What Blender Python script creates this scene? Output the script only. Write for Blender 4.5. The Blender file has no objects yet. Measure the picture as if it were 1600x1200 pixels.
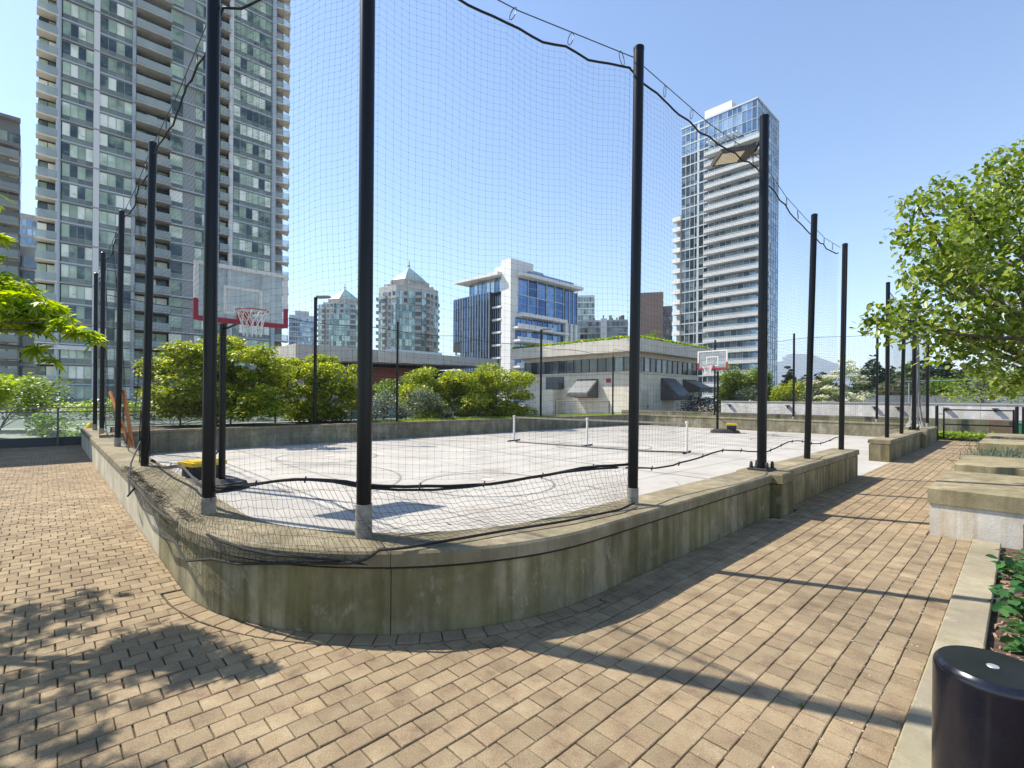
import bpy, math, random
import numpy as np
from mathutils import Vector, Matrix

# ------------------------------------------------------------------ camera
f_, H_, h_ = 765.0, 621.0, 1.65            # focal length (px of a 1600 wide frame), horizon row, eye height (m)
ROLL = math.radians(.43)
AL = math.radians(46.3)                    # the court's long axis against the view direction
S_, C_ = math.sin(AL), math.cos(AL)
sc = bpy.context.scene
cam = bpy.data.cameras.new('camera'); camo = bpy.data.objects.new('camera', cam)
sc.collection.objects.link(camo)
cam.sensor_width = 36; cam.lens = f_/1600*36; cam.shift_y = 21/1600
cam.clip_start = .05; cam.clip_end = 20000
a = ROLL
camo.matrix_world = Matrix(((math.cos(a), -math.sin(a), 0, 0), (0, 0, -1, 0), (math.sin(a), math.cos(a), 0, h_), (0, 0, 0, 1)))
sc.camera = camo
# ------------------------------------------------------------------ light
SUN_EL = math.radians(49.5)
sx, sy = -.928, .371                       # horizontal direction towards the sun
world = bpy.data.worlds.new('World'); sc.world = world; world.use_nodes = True
nt = world.node_tree; nt.nodes.clear()
sky = nt.nodes.new('ShaderNodeTexSky'); sky.sky_type = 'NISHITA'; sky.sun_disc = False
sky.sun_elevation = SUN_EL; sky.sun_rotation = math.atan2(sx, sy)
sky.altitude = 0; sky.air_density = 1.0; sky.dust_density = .25; sky.ozone_density = 3.0
bg = nt.nodes.new('ShaderNodeBackground'); bg.inputs[1].default_value = .122
wo = nt.nodes.new('ShaderNodeOutputWorld')
nt.links.new(sky.outputs[0], bg.inputs[0]); nt.links.new(bg.outputs[0], wo.inputs[0])
sl = bpy.data.lights.new('sun', 'SUN'); sl.energy = 4.5; sl.angle = math.radians(.53); sl.color = (1, .94, .83)
so = bpy.data.objects.new('sun', sl); sc.collection.objects.link(so)
dv_ = Vector((sx*math.cos(SUN_EL), sy*math.cos(SUN_EL), math.sin(SUN_EL)))
so.rotation_euler = dv_.to_track_quat('Z', 'Y').to_euler(); so.location = dv_*60
sc.view_settings.view_transform = 'Standard'; sc.view_settings.look = 'None'
sc.view_settings.exposure = 1.06; sc.view_settings.gamma = 1
sc.cycles.max_bounces = 6; sc.cycles.transparent_max_bounces = 24
sc.cycles.use_denoising = True

rng = random.Random(7); nr = np.random.default_rng(11)
def W(u, v, z=0.): return (u*S_-v*C_, u*C_+v*S_, z)          # court axes -> world
def der(px, py):
    dx, dy = px-800, py-600
    return (math.cos(a)*dx+math.sin(a)*dy)/f_, -math.sin(a)*dx+math.cos(a)*dy+600
def at(px, py, Y): r, y = der(px, py); return (r*Y, Y, h_-(y-H_)*Y/f_)
def touv(X, Y): return X*S_+Y*C_, -X*C_+Y*S_
def u_on(px, v): r, y = der(px, 600); Y = v/(S_-r*C_); return touv(r*Y, Y)[0]
def v_on(px, u): r, y = der(px, 600); Y = u/(C_+r*S_); return touv(r*Y, Y)[1]

ORG = {}
# ------------------------------------------------------------------ mesh collector
class MB:
    def __init__(s): s.v = []; s.f = []
    def add(s, vs, fs):
        o = len(s.v); s.v += [tuple(p) for p in vs]; s.f += [tuple(i+o for i in q) for q in fs]
    def box(s, u0, u1, v0, v1, z0, z1, b=0.):
        if b > 0:
            vs = [W(u0, v0, z0), W(u1, v0, z0), W(u1, v1, z0), W(u0, v1, z0), W(u0, v0, z1-b), W(u1, v0, z1-b), W(u1, v1, z1-b), W(u0, v1, z1-b),
                  W(u0+b, v0+b, z1), W(u1-b, v0+b, z1), W(u1-b, v1-b, z1), W(u0+b, v1-b, z1)]
            s.add(vs, [(3, 2, 1, 0)]+[(i, (i+1) % 4, 4+(i+1) % 4, 4+i) for i in range(4)]+[(4+i, 4+(i+1) % 4, 8+(i+1) % 4, 8+i) for i in range(4)]+[(8, 9, 10, 11)])
        else:
            s.hexa([W(u0, v0, z0), W(u1, v0, z0), W(u1, v1, z0), W(u0, v1, z0), W(u0, v0, z1), W(u1, v0, z1), W(u1, v1, z1), W(u0, v1, z1)])
    def hexa(s, p):
        s.add(p, [(3, 2, 1, 0), (4, 5, 6, 7), (0, 1, 5, 4), (1, 2, 6, 5), (2, 3, 7, 6), (3, 0, 4, 7)])
    def quad(s, *p): s.add(p, [(0, 1, 2, 3)])
    def prism(s, poly, z0, z1):                 # poly in (u, v)
        n = len(poly)
        s.add([W(u, v, z0) for u, v in poly]+[W(u, v, z1) for u, v in poly],
              [tuple(range(n-1, -1, -1)), tuple(range(n, 2*n))]+[(i, (i+1) % n, n+(i+1) % n, n+i) for i in range(n)])
    def tube(s, pts, r, n=6, cap=True):
        pts = [Vector(p) for p in pts]; k = len(pts)
        rs = r if hasattr(r, '__len__') else [r]*k
        o = len(s.v); ref = None
        for i, p in enumerate(pts):
            t = (pts[min(i+1, k-1)]-pts[max(i-1, 0)])
            if t.length < 1e-9: t = Vector((0, 0, 1))
            t.normalize()
            if ref is None: ref = Vector((0, 0, 1)) if abs(t.z) < .9 else Vector((1, 0, 0))
            x = t.cross(ref)
            if x.length < 1e-5: x = t.orthogonal()
            x.normalize(); y = x.cross(t); ref = y
            for j in range(n):
                q = 2*math.pi*j/n
                s.v.append(tuple(p+x*(math.cos(q)*rs[i])+y*(math.sin(q)*rs[i])))
        for i in range(k-1):
            for j in range(n):
                s.f.append((o+i*n+j, o+i*n+(j+1) % n, o+(i+1)*n+(j+1) % n, o+(i+1)*n+j))
        if cap: s.f.append(tuple(o+j for j in range(n-1, -1, -1))); s.f.append(tuple(o+(k-1)*n+j for j in range(n)))
    def lathe(s, c, prof, n=24):                # prof: (r, z)
        o = len(s.v)
        for r, z in prof:
            for j in range(n): q = 2*math.pi*j/n; s.v.append((c[0]+r*math.cos(q), c[1]+r*math.sin(q), c[2]+z))
        for i in range(len(prof)-1):
            for j in range(n): s.f.append((o+i*n+j, o+i*n+(j+1) % n, o+(i+1)*n+(j+1) % n, o+(i+1)*n+j))
        s.f.append(tuple(o+j for j in range(n-1, -1, -1))); s.f.append(tuple(o+(len(prof)-1)*n+j for j in range(n)))
    def build(s, name, mat, parent=None, smooth=False, kind=None, label=None, loc=None):
        if loc is None: loc = Vector(parent.location) if parent is not None and parent.type == 'EMPTY' else Vector((0, 0, 0))
        base = loc
        if parent is not None and parent.type != 'EMPTY': base = Vector(ORG.get(parent.name, (0, 0, 0)))
        me = bpy.data.meshes.new(name)
        vs = np.array(s.v, dtype=np.float64).reshape(-1, 3)-np.array(base)
        me.from_pydata(vs.tolist(), [], s.f); me.materials.append(mat)
        if smooth:
            me.polygons.foreach_set('use_smooth', [True]*len(me.polygons))
            try: me.set_sharp_from_angle(angle=math.radians(38))
            except Exception: pass
        return link(name, me, parent, base, kind, label)

def link(name, me, parent=None, base=(0, 0, 0), kind=None, label=None):
    o = bpy.data.objects.new(name, me); sc.collection.objects.link(o)
    if parent is not None: o.parent = parent
    else: o.location = base
    if kind: o['kind'] = kind
    if label: o['label'] = label
    ORG[o.name] = tuple(base)
    return o
def npmesh(name, V, F, mat, parent=None, kind=None, label=None, smooth=False):
    """V (n,3), F (m,k) with k = 3 or 4, fast path"""
    base = np.array(parent.location) if parent is not None and parent.type == 'EMPTY' else np.zeros(3)
    V = np.asarray(V, dtype=np.float64)-base
    me = bpy.data.meshes.new(name)
    F = np.asarray(F, dtype=np.int32); k = F.shape[1]
    me.vertices.add(len(V)); me.vertices.foreach_set('co', V.astype(np.float32).ravel())
    me.loops.add(F.size); me.loops.foreach_set('vertex_index', F.ravel())
    me.polygons.add(len(F)); me.polygons.foreach_set('loop_start', np.arange(0, F.size, k, dtype=np.int32))
    if smooth: me.polygons.foreach_set('use_smooth', [True]*len(F))
    me.update(calc_edges=True); me.validate(); me.materials.append(mat)
    return link(name, me, parent, tuple(base) if parent is None else (0, 0, 0), kind, label)
def thing(name, label, cat, loc=(0, 0, 0), group=None, kind=None):
    o = bpy.data.objects.new(name, None); sc.collection.objects.link(o); o.location = loc
    o.empty_display_size = .2
    return tag(o, label, cat, group, kind)
def tag(o, label=None, cat=None, group=None, kind=None):
    if label: o['label'] = label
    if cat: o['category'] = cat
    if group: o['group'] = group
    if kind: o['kind'] = kind
    return o

# ------------------------------------------------------------------ materials
def mat(name, cols, rough=.8, scale=3., metal=0., spec=.5, bump=0., bscale=40., stretch=(1, 1, 1), island=0., detail=6, speck=0., stain=0., alpha=1., emit=None):
    """cols: list of (pos, rgb) stops over a noise; island: brightness spread per object / island"""
    m = bpy.data.materials.new(name); m.use_nodes = True; n = m.node_tree.nodes; L = m.node_tree.links
    p = n['Principled BSDF']; p.inputs['Roughness'].default_value = rough; p.inputs['Metallic'].default_value = metal
    p.inputs['Specular IOR Level'].default_value = spec
    if isinstance(cols, tuple): cols = [(0., cols)]
    geo = n.new('ShaderNodeNewGeometry')
    mp = n.new('ShaderNodeMapping'); mp.inputs['Scale'].default_value = stretch; L.new(geo.outputs['Position'], mp.inputs[0])
    if len(cols) > 1:
        no = n.new('ShaderNodeTexNoise'); no.inputs['Scale'].default_value = scale; no.inputs['Detail'].default_value = detail; no.inputs['Roughness'].default_value = .62
        L.new(mp.outputs[0], no.inputs['Vector'])
        cr = n.new('ShaderNodeValToRGB'); L.new(no.outputs[0], cr.inputs[0])
        while len(cr.color_ramp.elements) < len(cols): cr.color_ramp.elements.new(.5)
        for e, (q, c) in zip(cr.color_ramp.elements, cols): e.position = q; e.color = (*c, 1)
        col = cr.outputs[0]
    else:
        rgb = n.new('ShaderNodeRGB'); rgb.outputs[0].default_value = (*cols[0][1], 1); col = rgb.outputs[0]
    if island:
        ad = n.new('ShaderNodeMath'); ad.operation = 'ADD'; oi = n.new('ShaderNodeObjectInfo')
        L.new(geo.outputs['Random Per Island'], ad.inputs[0]); L.new(oi.outputs['Random'], ad.inputs[1])
        fr = n.new('ShaderNodeMath'); fr.operation = 'FRACT'; L.new(ad.outputs[0], fr.inputs[0])
        mr = n.new('ShaderNodeMapRange'); mr.inputs[3].default_value = 1-island; mr.inputs[4].default_value = 1+island
        L.new(fr.outputs[0], mr.inputs[0])
        mx = n.new('ShaderNodeVectorMath'); mx.operation = 'SCALE'; L.new(col, mx.inputs[0]); L.new(mr.outputs[0], mx.inputs['Scale']); col = mx.outputs[0]
    for amt, ssc, lo, hi in ((speck, 140., .35, .65), (stain, .9, .35, .62)):
        if amt:
            n2 = n.new('ShaderNodeTexNoise'); n2.inputs['Scale'].default_value = ssc; n2.inputs['Detail'].default_value = 7 if ssc < 5 else 2; n2.inputs['Roughness'].default_value = .7
            L.new(geo.outputs['Position'], n2.inputs['Vector'])
            r2 = n.new('ShaderNodeMapRange'); r2.inputs[1].default_value = lo; r2.inputs[2].default_value = hi; r2.inputs[3].default_value = 1-amt; r2.inputs[4].default_value = 1+amt*.5
            L.new(n2.outputs[0], r2.inputs[0]); x2 = n.new('ShaderNodeVectorMath'); x2.operation = 'SCALE'; L.new(col, x2.inputs[0]); L.new(r2.outputs[0], x2.inputs['Scale']); col = x2.outputs[0]
    L.new(col, p.inputs['Base Color'])
    if bump:
        nb = n.new('ShaderNodeTexNoise'); nb.inputs['Scale'].default_value = bscale; nb.inputs['Detail'].default_value = 5
        L.new(geo.outputs['Position'], nb.inputs['Vector'])
        b = n.new('ShaderNodeBump'); b.inputs['Strength'].default_value = bump; b.inputs['Distance'].default_value = .01
        L.new(nb.outputs[0], b.inputs['Height']); L.new(b.outputs[0], p.inputs['Normal'])
    if alpha < 1: p.inputs['Alpha'].default_value = alpha
    if emit: p.inputs['Emission Color'].default_value = (*emit[0], 1); p.inputs['Emission Strength'].default_value = emit[1]
    return m

def concrete(name, base, dirt, moss, mossamt, light=None):
    """cast concrete with vertical run-off streaks, blotches of algae and small pale scars"""
    m = bpy.data.materials.new(name); m.use_nodes = True; n = m.node_tree.nodes; L = m.node_tree.links; p = n['Principled BSDF']
    p.inputs['Roughness'].default_value = .9; p.inputs['Specular IOR Level'].default_value = .25
    geo = n.new('ShaderNodeNewGeometry')
    def noise(sc_, st, det=6, rough=.6):
        mp = n.new('ShaderNodeMapping'); mp.inputs['Scale'].default_value = st; L.new(geo.outputs['Position'], mp.inputs[0])
        no = n.new('ShaderNodeTexNoise'); no.inputs['Scale'].default_value = sc_; no.inputs['Detail'].default_value = det; no.inputs['Roughness'].default_value = rough
        L.new(mp.outputs[0], no.inputs['Vector']); return no.outputs[0]
    def ramp(x, lo, hi):
        r = n.new('ShaderNodeMapRange'); r.inputs[1].default_value = lo; r.inputs[2].default_value = hi; L.new(x, r.inputs[0]); return r.outputs[0]
    def mix(fac, c0, c1):
        mx = n.new('ShaderNodeMix'); mx.data_type = 'RGBA'
        if isinstance(fac, float): mx.inputs[0].default_value = fac
        else: L.new(fac, mx.inputs[0])
        for i, c in ((6, c0), (7, c1)):
            if isinstance(c, tuple): mx.inputs[i].default_value = (*c, 1)
            else: L.new(c, mx.inputs[i])
        return mx.outputs[2]
    def mul(x, y):
        q = n.new('ShaderNodeMath'); q.operation = 'MULTIPLY'; L.new(x, q.inputs[0])
        if isinstance(y, float): q.inputs[1].default_value = y
        else: L.new(y, q.inputs[1])
        return q.outputs[0]
    c = mix(ramp(noise(2.2, (1, 1, 1)), .35, .65), base, tuple(x*.66 for x in base))
    c = mix(mul(ramp(noise(4.6, (1.6, 1.6, .10), 5), .44, .62), .85), c, dirt)
    mo = mul(ramp(noise(1.9, (1, 1, .5), 7, .7), .46-.12*mossamt, .62-.1*mossamt), mossamt)
    c = mix(mo, c, moss)
    c = mix(mul(ramp(noise(5.5, (1.2, 1.2, .8), 9, .75), .575, .66), .5), c, light or tuple(min(.6, x*1.35) for x in base))
    c = mix(mul(ramp(noise(120., (1, 1, 1), 2), .6, .75), .35), c, tuple(x*.35 for x in base))
    big = n.new('ShaderNodeMapRange'); big.inputs[1].default_value = .38; big.inputs[2].default_value = .62; big.inputs[3].default_value = 1-.42*min(1, mossamt*1.5); big.inputs[4].default_value = 1.12
    L.new(noise(1.3, (1, 1, .7), 8, .72), big.inputs[0])
    vs_ = n.new('ShaderNodeVectorMath'); vs_.operation = 'SCALE'; L.new(c, vs_.inputs[0]); L.new(big.outputs[0], vs_.inputs['Scale']); c = vs_.outputs[0]
    L.new(c, p.inputs['Base Color'])
    b = n.new('ShaderNodeBump'); b.inputs['Strength'].default_value = .45; b.inputs['Distance'].default_value = .008
    L.new(noise(60., (1, 1, 1), 6), b.inputs['Height']); L.new(b.outputs[0], p.inputs['Normal'])
    return m

def leafmat(name, c0, c1, c2, tr=.35, rough=.45):
    m = bpy.data.materials.new(name); m.use_nodes = True; n = m.node_tree.nodes; L = m.node_tree.links; p = n['Principled BSDF']
    geo = n.new('ShaderNodeNewGeometry'); cr = n.new('ShaderNodeValToRGB'); cr.color_ramp.elements.new(.5)
    for e, (q, c) in zip(cr.color_ramp.elements, ((0, c0), (.5, c1), (1, c2))): e.position = q; e.color = (*c, 1)
    L.new(geo.outputs['Random Per Island'], cr.inputs[0]); L.new(cr.outputs[0], p.inputs['Base Color'])
    p.inputs['Roughness'].default_value = rough; p.inputs['Specular IOR Level'].default_value = .35
    t = n.new('ShaderNodeBsdfTranslucent')
    hs = n.new('ShaderNodeHueSaturation'); hs.inputs['Hue'].default_value = .485; hs.inputs['Saturation'].default_value = 1.15; hs.inputs['Value'].default_value = 1.7
    L.new(cr.outputs[0], hs.inputs['Color']); L.new(hs.outputs[0], t.inputs[0])
    mx = n.new('ShaderNodeMixShader'); mx.inputs[0].default_value = tr
    L.new(p.outputs[0], mx.inputs[1]); L.new(t.outputs[0], mx.inputs[2]); L.new(mx.outputs[0], n['Material Output'].inputs[0])
    return m

def glasspane(name, tint=(.8, .9, .88), op=.25):
    m = bpy.data.materials.new(name); m.use_nodes = True; n = m.node_tree.nodes; L = m.node_tree.links; n.clear()
    o = n.new('ShaderNodeOutputMaterial'); t = n.new('ShaderNodeBsdfTransparent'); t.inputs[0].default_value = (*tint, 1)
    g = n.new('ShaderNodeBsdfGlossy'); g.inputs['Roughness'].default_value = .03
    d = n.new('ShaderNodeBsdfDiffuse'); d.inputs[0].default_value = (.55, .6, .6, 1)
    fr = n.new('ShaderNodeFresnel'); fr.inputs[0].default_value = 1.5
    m1 = n.new('ShaderNodeMixShader'); L.new(fr.outputs[0], m1.inputs[0]); L.new(t.outputs[0], m1.inputs[1]); L.new(g.outputs[0], m1.inputs[2])
    m2 = n.new('ShaderNodeMixShader'); m2.inputs[0].default_value = op; L.new(m1.outputs[0], m2.inputs[1]); L.new(d.outputs[0], m2.inputs[2])
    L.new(m2.outputs[0], o.inputs[0]); return m

def windowmat(name, stops, metal=.0, rough=.08, spec=.8):
    """glazing seen from outside: every pane carries a blind"""
    m = bpy.data.materials.new(name); m.use_nodes = True; n = m.node_tree.nodes; L = m.node_tree.links; p = n['Principled BSDF']
    geo = n.new('ShaderNodeNewGeometry'); oi = n.new('ShaderNodeObjectInfo'); ad = n.new('ShaderNodeMath'); ad.operation = 'ADD'
    L.new(geo.outputs['Random Per Island'], ad.inputs[0]); L.new(oi.outputs['Random'], ad.inputs[1])
    fr = n.new('ShaderNodeMath'); fr.operation = 'FRACT'; L.new(ad.outputs[0], fr.inputs[0])
    no = n.new('ShaderNodeTexNoise'); no.inputs['Scale'].default_value = .5; no.inputs['Detail'].default_value = 3; L.new(geo.outputs['Position'], no.inputs['Vector'])
    a2 = n.new('ShaderNodeMath'); a2.operation = 'MULTIPLY_ADD'; a2.inputs[1].default_value = .9; L.new(no.outputs[0], a2.inputs[0])
    a3 = n.new('ShaderNodeMath'); a3.operation = 'SUBTRACT'; L.new(fr.outputs[0], a3.inputs[0]); a3.inputs[1].default_value = .45; L.new(a3.outputs[0], a2.inputs[2])
    cr = n.new('ShaderNodeValToRGB')
    while len(cr.color_ramp.elements) < len(stops): cr.color_ramp.elements.new(.5)
    for e, (q, c) in zip(cr.color_ramp.elements, stops): e.position = q; e.color = (*c, 1)
    L.new(a2.outputs[0], cr.inputs[0]); L.new(cr.outputs[0], p.inputs['Base Color'])
    p.inputs['Roughness'].default_value = rough; p.inputs['Metallic'].default_value = metal; p.inputs['Specular IOR Level'].default_value = spec
    return m

M = {}
M['paver'] = mat('paver', [(.3, (.205, .150, .092)), (.44, (.30, .218, .134)), (.56, (.325, .248, .150)), (.7, (.375, .288, .185))], .88, 6., bump=.8, bscale=190, island=.15, speck=.28, stain=.2, detail=8, spec=.25)
M['joint'] = mat('joint_sand', [(.35, (.05, .04, .027)), (.7, (.13, .10, .068))], .95, 14, spec=.1)
M['court'] = mat('court_concrete', [(.3, (.31, .28, .24)), (.47, (.385, .358, .318)), (.6, (.41, .383, .343)), (.75, (.45, .42, .378))], .75, .8, speck=.08, stain=.12, bump=.15, bscale=90, detail=9, spec=.3)
M['wall_sun'] = concrete('sunny_concrete', (.58, .53, .43), (.42, .37, .26), (.32, .30, .16), .25)  # less mossy concrete of the sunny side, base paled further to look sunlit
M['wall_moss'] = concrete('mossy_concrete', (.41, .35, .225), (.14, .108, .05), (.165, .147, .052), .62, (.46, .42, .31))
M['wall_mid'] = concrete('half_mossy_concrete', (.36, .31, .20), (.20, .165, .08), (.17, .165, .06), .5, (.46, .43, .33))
M['cap'] = concrete('cap_concrete', (.34, .285, .195), (.21, .165, .10), (.17, .15, .075), .5, (.44, .40, .31))
M['wall_back'] = concrete('back_concrete', (.36, .33, .25), (.22, .19, .125), (.16, .15, .08), .6)
M['black'] = mat('black_powder_coat', (.005, .005, .006), .3, spec=.28)
M['blackmatt'] = mat('black_rubber', (.018, .018, .019), .6)
M['rope'] = mat('black_rope', [(.3, (.006, .006, .006)), (.7, (.02, .019, .018))], .8, 60)
M['strand'] = mat('net_twine', (.028, .026, .025), .7, spec=.15)
M['sleeve'] = mat('galvanised_sleeve', [(.3, (.20, .185, .16)), (.7, (.33, .31, .27))], .55, 14, metal=.2)
M['cable'] = mat('steel_cable', (.06, .06, .06), .5, metal=.5)
M['line'] = mat('court_line_grey', [(.3, (.13, .13, .13)), (.7, (.26, .255, .25))], .8, 5)
M['pink'] = mat('worn_pink_paint', [(.3, (.55, .42, .37)), (.7, (.6, .5, .46))], .8, 8)
M['white'] = mat('white_paint', (.72, .72, .70), .5)
M['whitewall'] = concrete('white_rendered_wall', (.74, .72, .68), (.60, .57, .50), (.50, .46, .36), .15, (.76, .75, .72))
M['boardwhite'] = glasspane('clear_acrylic', (.95, .96, .96), .45)
M['frame_w'] = mat('faded_white_frame', [(.3, (.66, .63, .58)), (.7, (.78, .75, .70))], .5, 20)
M['red'] = mat('red_padding', (.30, .02, .045), .55)
M['rim'] = mat('orange_red_rim', (.42, .05, .025), .4)
M['netwhite'] = mat('white_hoop_net', (.75, .74, .70), .7)
M['yellow'] = mat('yellow_plastic', (.70, .47, .02), .45)
M['orange'] = mat('orange_wood', [(.3, (.42, .13, .02)), (.7, (.60, .22, .03))], .55, 20)
M['glass'] = glasspane('clear_glass', (.80, .88, .86), .10)
M['balcglass'] = glasspane('balcony_glass', (.70, .76, .72), .45)
M['grey_metal'] = mat('grey_metal', (.11, .12, .125), .45, metal=.3)
M['darkgrey'] = mat('dark_grey_metal', (.05, .055, .06), .5)
M['soil'] = mat('bark_mulch', [(.3, (.03, .02, .014)), (.55, (.085, .052, .034)), (.75, (.17, .11, .075))], .95, 22, bump=1., bscale=45)
M['chip'] = mat('bark_chip', [(.3, (.10, .06, .04)), (.7, (.28, .19, .13))], .9, 9, island=.5)
M['kerb'] = concrete('kerb_concrete', (.37, .32, .23), (.28, .235, .16), (.24, .22, .11), .3)
M['slabcap'] = concrete('planter_cap_concrete', (.40, .335, .215), (.22, .17, .095), (.19, .17, .085), .5, (.46, .41, .3))
M['stained'] = concrete('stained_white_concrete', (.70, .67, .60), (.50, .42, .28), (.42, .30, .19), .35, (.74, .72, .67))
M['grass'] = leafmat('grass', (.10, .15, .03), (.16, .22, .05), (.22, .26, .08), .25)
M['bark'] = mat('bark', [(.3, (.05, .04, .03)), (.7, (.12, .10, .08))], .9, 20, bump=.5, bscale=60)
M['leaf_big'] = leafmat('broad_leaf', (.06, .11, .012), (.14, .21, .025), (.34, .39, .12), .42, .32)
M['leaf_maple'] = leafmat('maple_leaf', (.075, .14, .014), (.22, .30, .025), (.50, .50, .08), .42)
M['leaf_yel'] = leafmat('bright_maple_leaf', (.09, .19, .012), (.20, .33, .02), (.40, .45, .05), .5)
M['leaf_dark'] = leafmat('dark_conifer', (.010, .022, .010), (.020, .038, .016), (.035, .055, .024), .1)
M['leaf_mid'] = leafmat('mid_green_leaf', (.05, .10, .015), (.10, .17, .025), (.17, .25, .04), .35)
M['leaf_grey'] = leafmat('grey_green_leaf', (.07, .10, .06), (.13, .16, .10), (.22, .25, .17), .2)
M['leaf_cover'] = leafmat('ground_cover_leaf', (.12, .22, .02), (.22, .34, .03), (.34, .44, .07), .35)
M['leaf_low'] = leafmat('laurel_leaf', (.02, .075, .02), (.045, .13, .035), (.09, .19, .06), .25, .3)
M['blossom'] = leafmat('cream_bract', (.55, .55, .36), (.68, .66, .48), (.75, .74, .62), .3)
M['slab'] = mat('slab_concrete', [(.3, (.34, .32, .28)), (.7, (.45, .43, .38))], .85, .8)
M['slab_white'] = mat('white_slab', [(.3, (.62, .62, .60)), (.7, (.72, .72, .70))], .7, .4)
M['balc5'] = mat('pale_grey_slab', [(.3, (.46, .465, .46)), (.7, (.55, .555, .545))], .7, .4)
M['t1wall'] = mat('tower_grey_panel', (.24, .235, .24), .7)
M['t1col'] = mat('tower_column_light', (.66, .64, .62), .6)
M['t1beige'] = mat('beige_soffit', [(.3, (.60, .55, .45)), (.7, (.70, .64, .53))], .8, .5)
M['core'] = mat('recess_shade', (.035, .037, .04), .9)  # near-black paints in the shade of grooves, balcony recesses and interiors
M['mull'] = mat('mullion_grey', (.30, .305, .29), .5, metal=.3)
M['mull_l'] = mat('mullion_light', (.42, .46, .48), .5, metal=.2)
M['win_green'] = windowmat('green_grey_glazing', [(0, (.035, .055, .07)), (.2, (.08, .12, .115)), (.33, (.27, .35, .26)), (.7, (.47, .57, .43)), (.88, (.82, .84, .70)), (1, (.88, .87, .78))], spec=.4)  # dark blue low stops paint in reflecting panes
M['win_spand'] = windowmat('spandrel_glass', [(0, (.11, .135, .12)), (1, (.24, .27, .225))], spec=.5)
M['win_blue'] = windowmat('blue_glazing', [(0, (.03, .07, .16)), (.5, (.07, .14, .28)), (1, (.18, .28, .42))], .75, .06)
M['win_navy'] = windowmat('navy_glazing', [(0, (.01, .025, .06)), (.5, (.02, .055, .12)), (1, (.05, .12, .22))], .5, .06)
M['win_sky'] = windowmat('sky_blue_glazing', [(0, (.10, .17, .26)), (.5, (.22, .33, .45)), (1, (.45, .55, .62))], .55, .08)
M['win_teal'] = windowmat('teal_glazing', [(0, (.08, .13, .125)), (.5, (.25, .35, .32)), (1, (.5, .6, .55))], .3, .1)
M['win_dark'] = windowmat('dark_glazing', [(0, (.02, .03, .035)), (.6, (.06, .085, .095)), (1, (.22, .27, .29))], .2, .08)
M['stone'] = mat('pale_stone_panels', [(.3, (.50, .46, .36)), (.7, (.64, .59, .48))], .85, 1.2, bump=.1)
M['parapet'] = mat('parapet_concrete', [(.3, (.42, .39, .33)), (.7, (.54, .50, .43))], .85, .9)
M['hood'] = mat('weathered_hood', [(.3, (.055, .052, .05)), (.7, (.12, .115, .105))], .7, 2)
M['door'] = mat('cream_door', (.42, .39, .30), .6)
M['brick'] = mat('red_slats', (.26, .085, .055), .8, island=.2)
M['brown'] = mat('brown_concrete', [(.3, (.25, .165, .13)), (.7, (.32, .22, .175))], .85, .12)
M['greyb'] = mat('grey_building', [(.3, (.40, .39, .36)), (.7, (.52, .51, .47))], .85, .15)
M['offw'] = mat('office_white', [(.3, (.66, .65, .62)), (.7, (.75, .74, .71))], .7, .1)
M['roofmet'] = mat('glass_roof_green', (.24, .34, .32), .35, metal=.3)
M['mount'] = mat('haze_blue_forest', [(.3, (.05, .075, .10)), (.7, (.08, .11, .14))], .95, .002)  # forest tinted blue, putting some distance haze into the colour
M['far'] = mat('far_ground', [(.3, (.20, .19, .15)), (.7, (.30, .285, .25))], .95, .02)
M['bin'] = mat('green_plastic', (.01, .12, .05), .5)
M['wood'] = mat('timber_retaining', [(.3, (.13, .08, .05)), (.7, (.22, .15, .10))], .85, 3, stretch=(1, 1, 6))
M['lens'] = mat('lamp_lens', (.85, .76, .58), .3)
M['bollard'] = mat('bollard_black', [(.3, (.006, .006, .011)), (.7, (.012, .012, .019))], .2, 9, spec=.6, speck=.3)
M['alu'] = mat('brushed_disc', (.6, .6, .58), .4, metal=.7)
M['debris'] = mat('fallen_petals', (.58, .54, .42), .8, island=.25)
M['dirt'] = mat('dark_shrub', (.03, .03, .035), .9)

# ------------------------------------------------------------------ leaves
LEAF = {
 'oval': (np.array([(0, 0, 0), (.27, .34, .05), (.24, .68, .03), (0, 1, -.06), (-.24, .68, .03), (-.27, .34, .05)], float), np.array([(0, 1, 2, 3), (0, 3, 4, 5)])),
 'quad': (np.array([(-.3, 0, 0), (.3, 0, 0), (.3, 1, -.1), (-.3, 1, -.1)], float), np.array([(0, 1, 2, 3)])),
 'rhomb': (np.array([(0, 0, 0), (.36, .45, .04), (0, 1, -.05), (-.36, .45, .04)], float), np.array([(0, 1, 2, 3)])),
 'blade': (np.array([(-.03, 0, 0), (.03, 0, 0), (.015, 1, .0), (-.015, 1, .0)], float), np.array([(0, 1, 2, 3)])),
}
_v, _f = [], []
for k, (an, ln) in enumerate([(-115, .55), (-62, .85), (-28, .98), (0, 1.), (28, .98), (62, .85), (115, .55)]):
    q = math.radians(an); d = np.array((math.sin(q), math.cos(q))); n_ = np.array((d[1], -d[0])); o = len(_v)
    for s, w, z in ((0, 0, 0), (.5*ln, .1, .02), (ln, 0, -.12), (.5*ln, -.1, .02)):
        p = d*s+n_*w; _v.append((p[0], p[1], z))
    _f.append((o, o+1, o+2, o+3))
LEAF['palm'] = (np.array(_v), np.array(_f))
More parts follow.
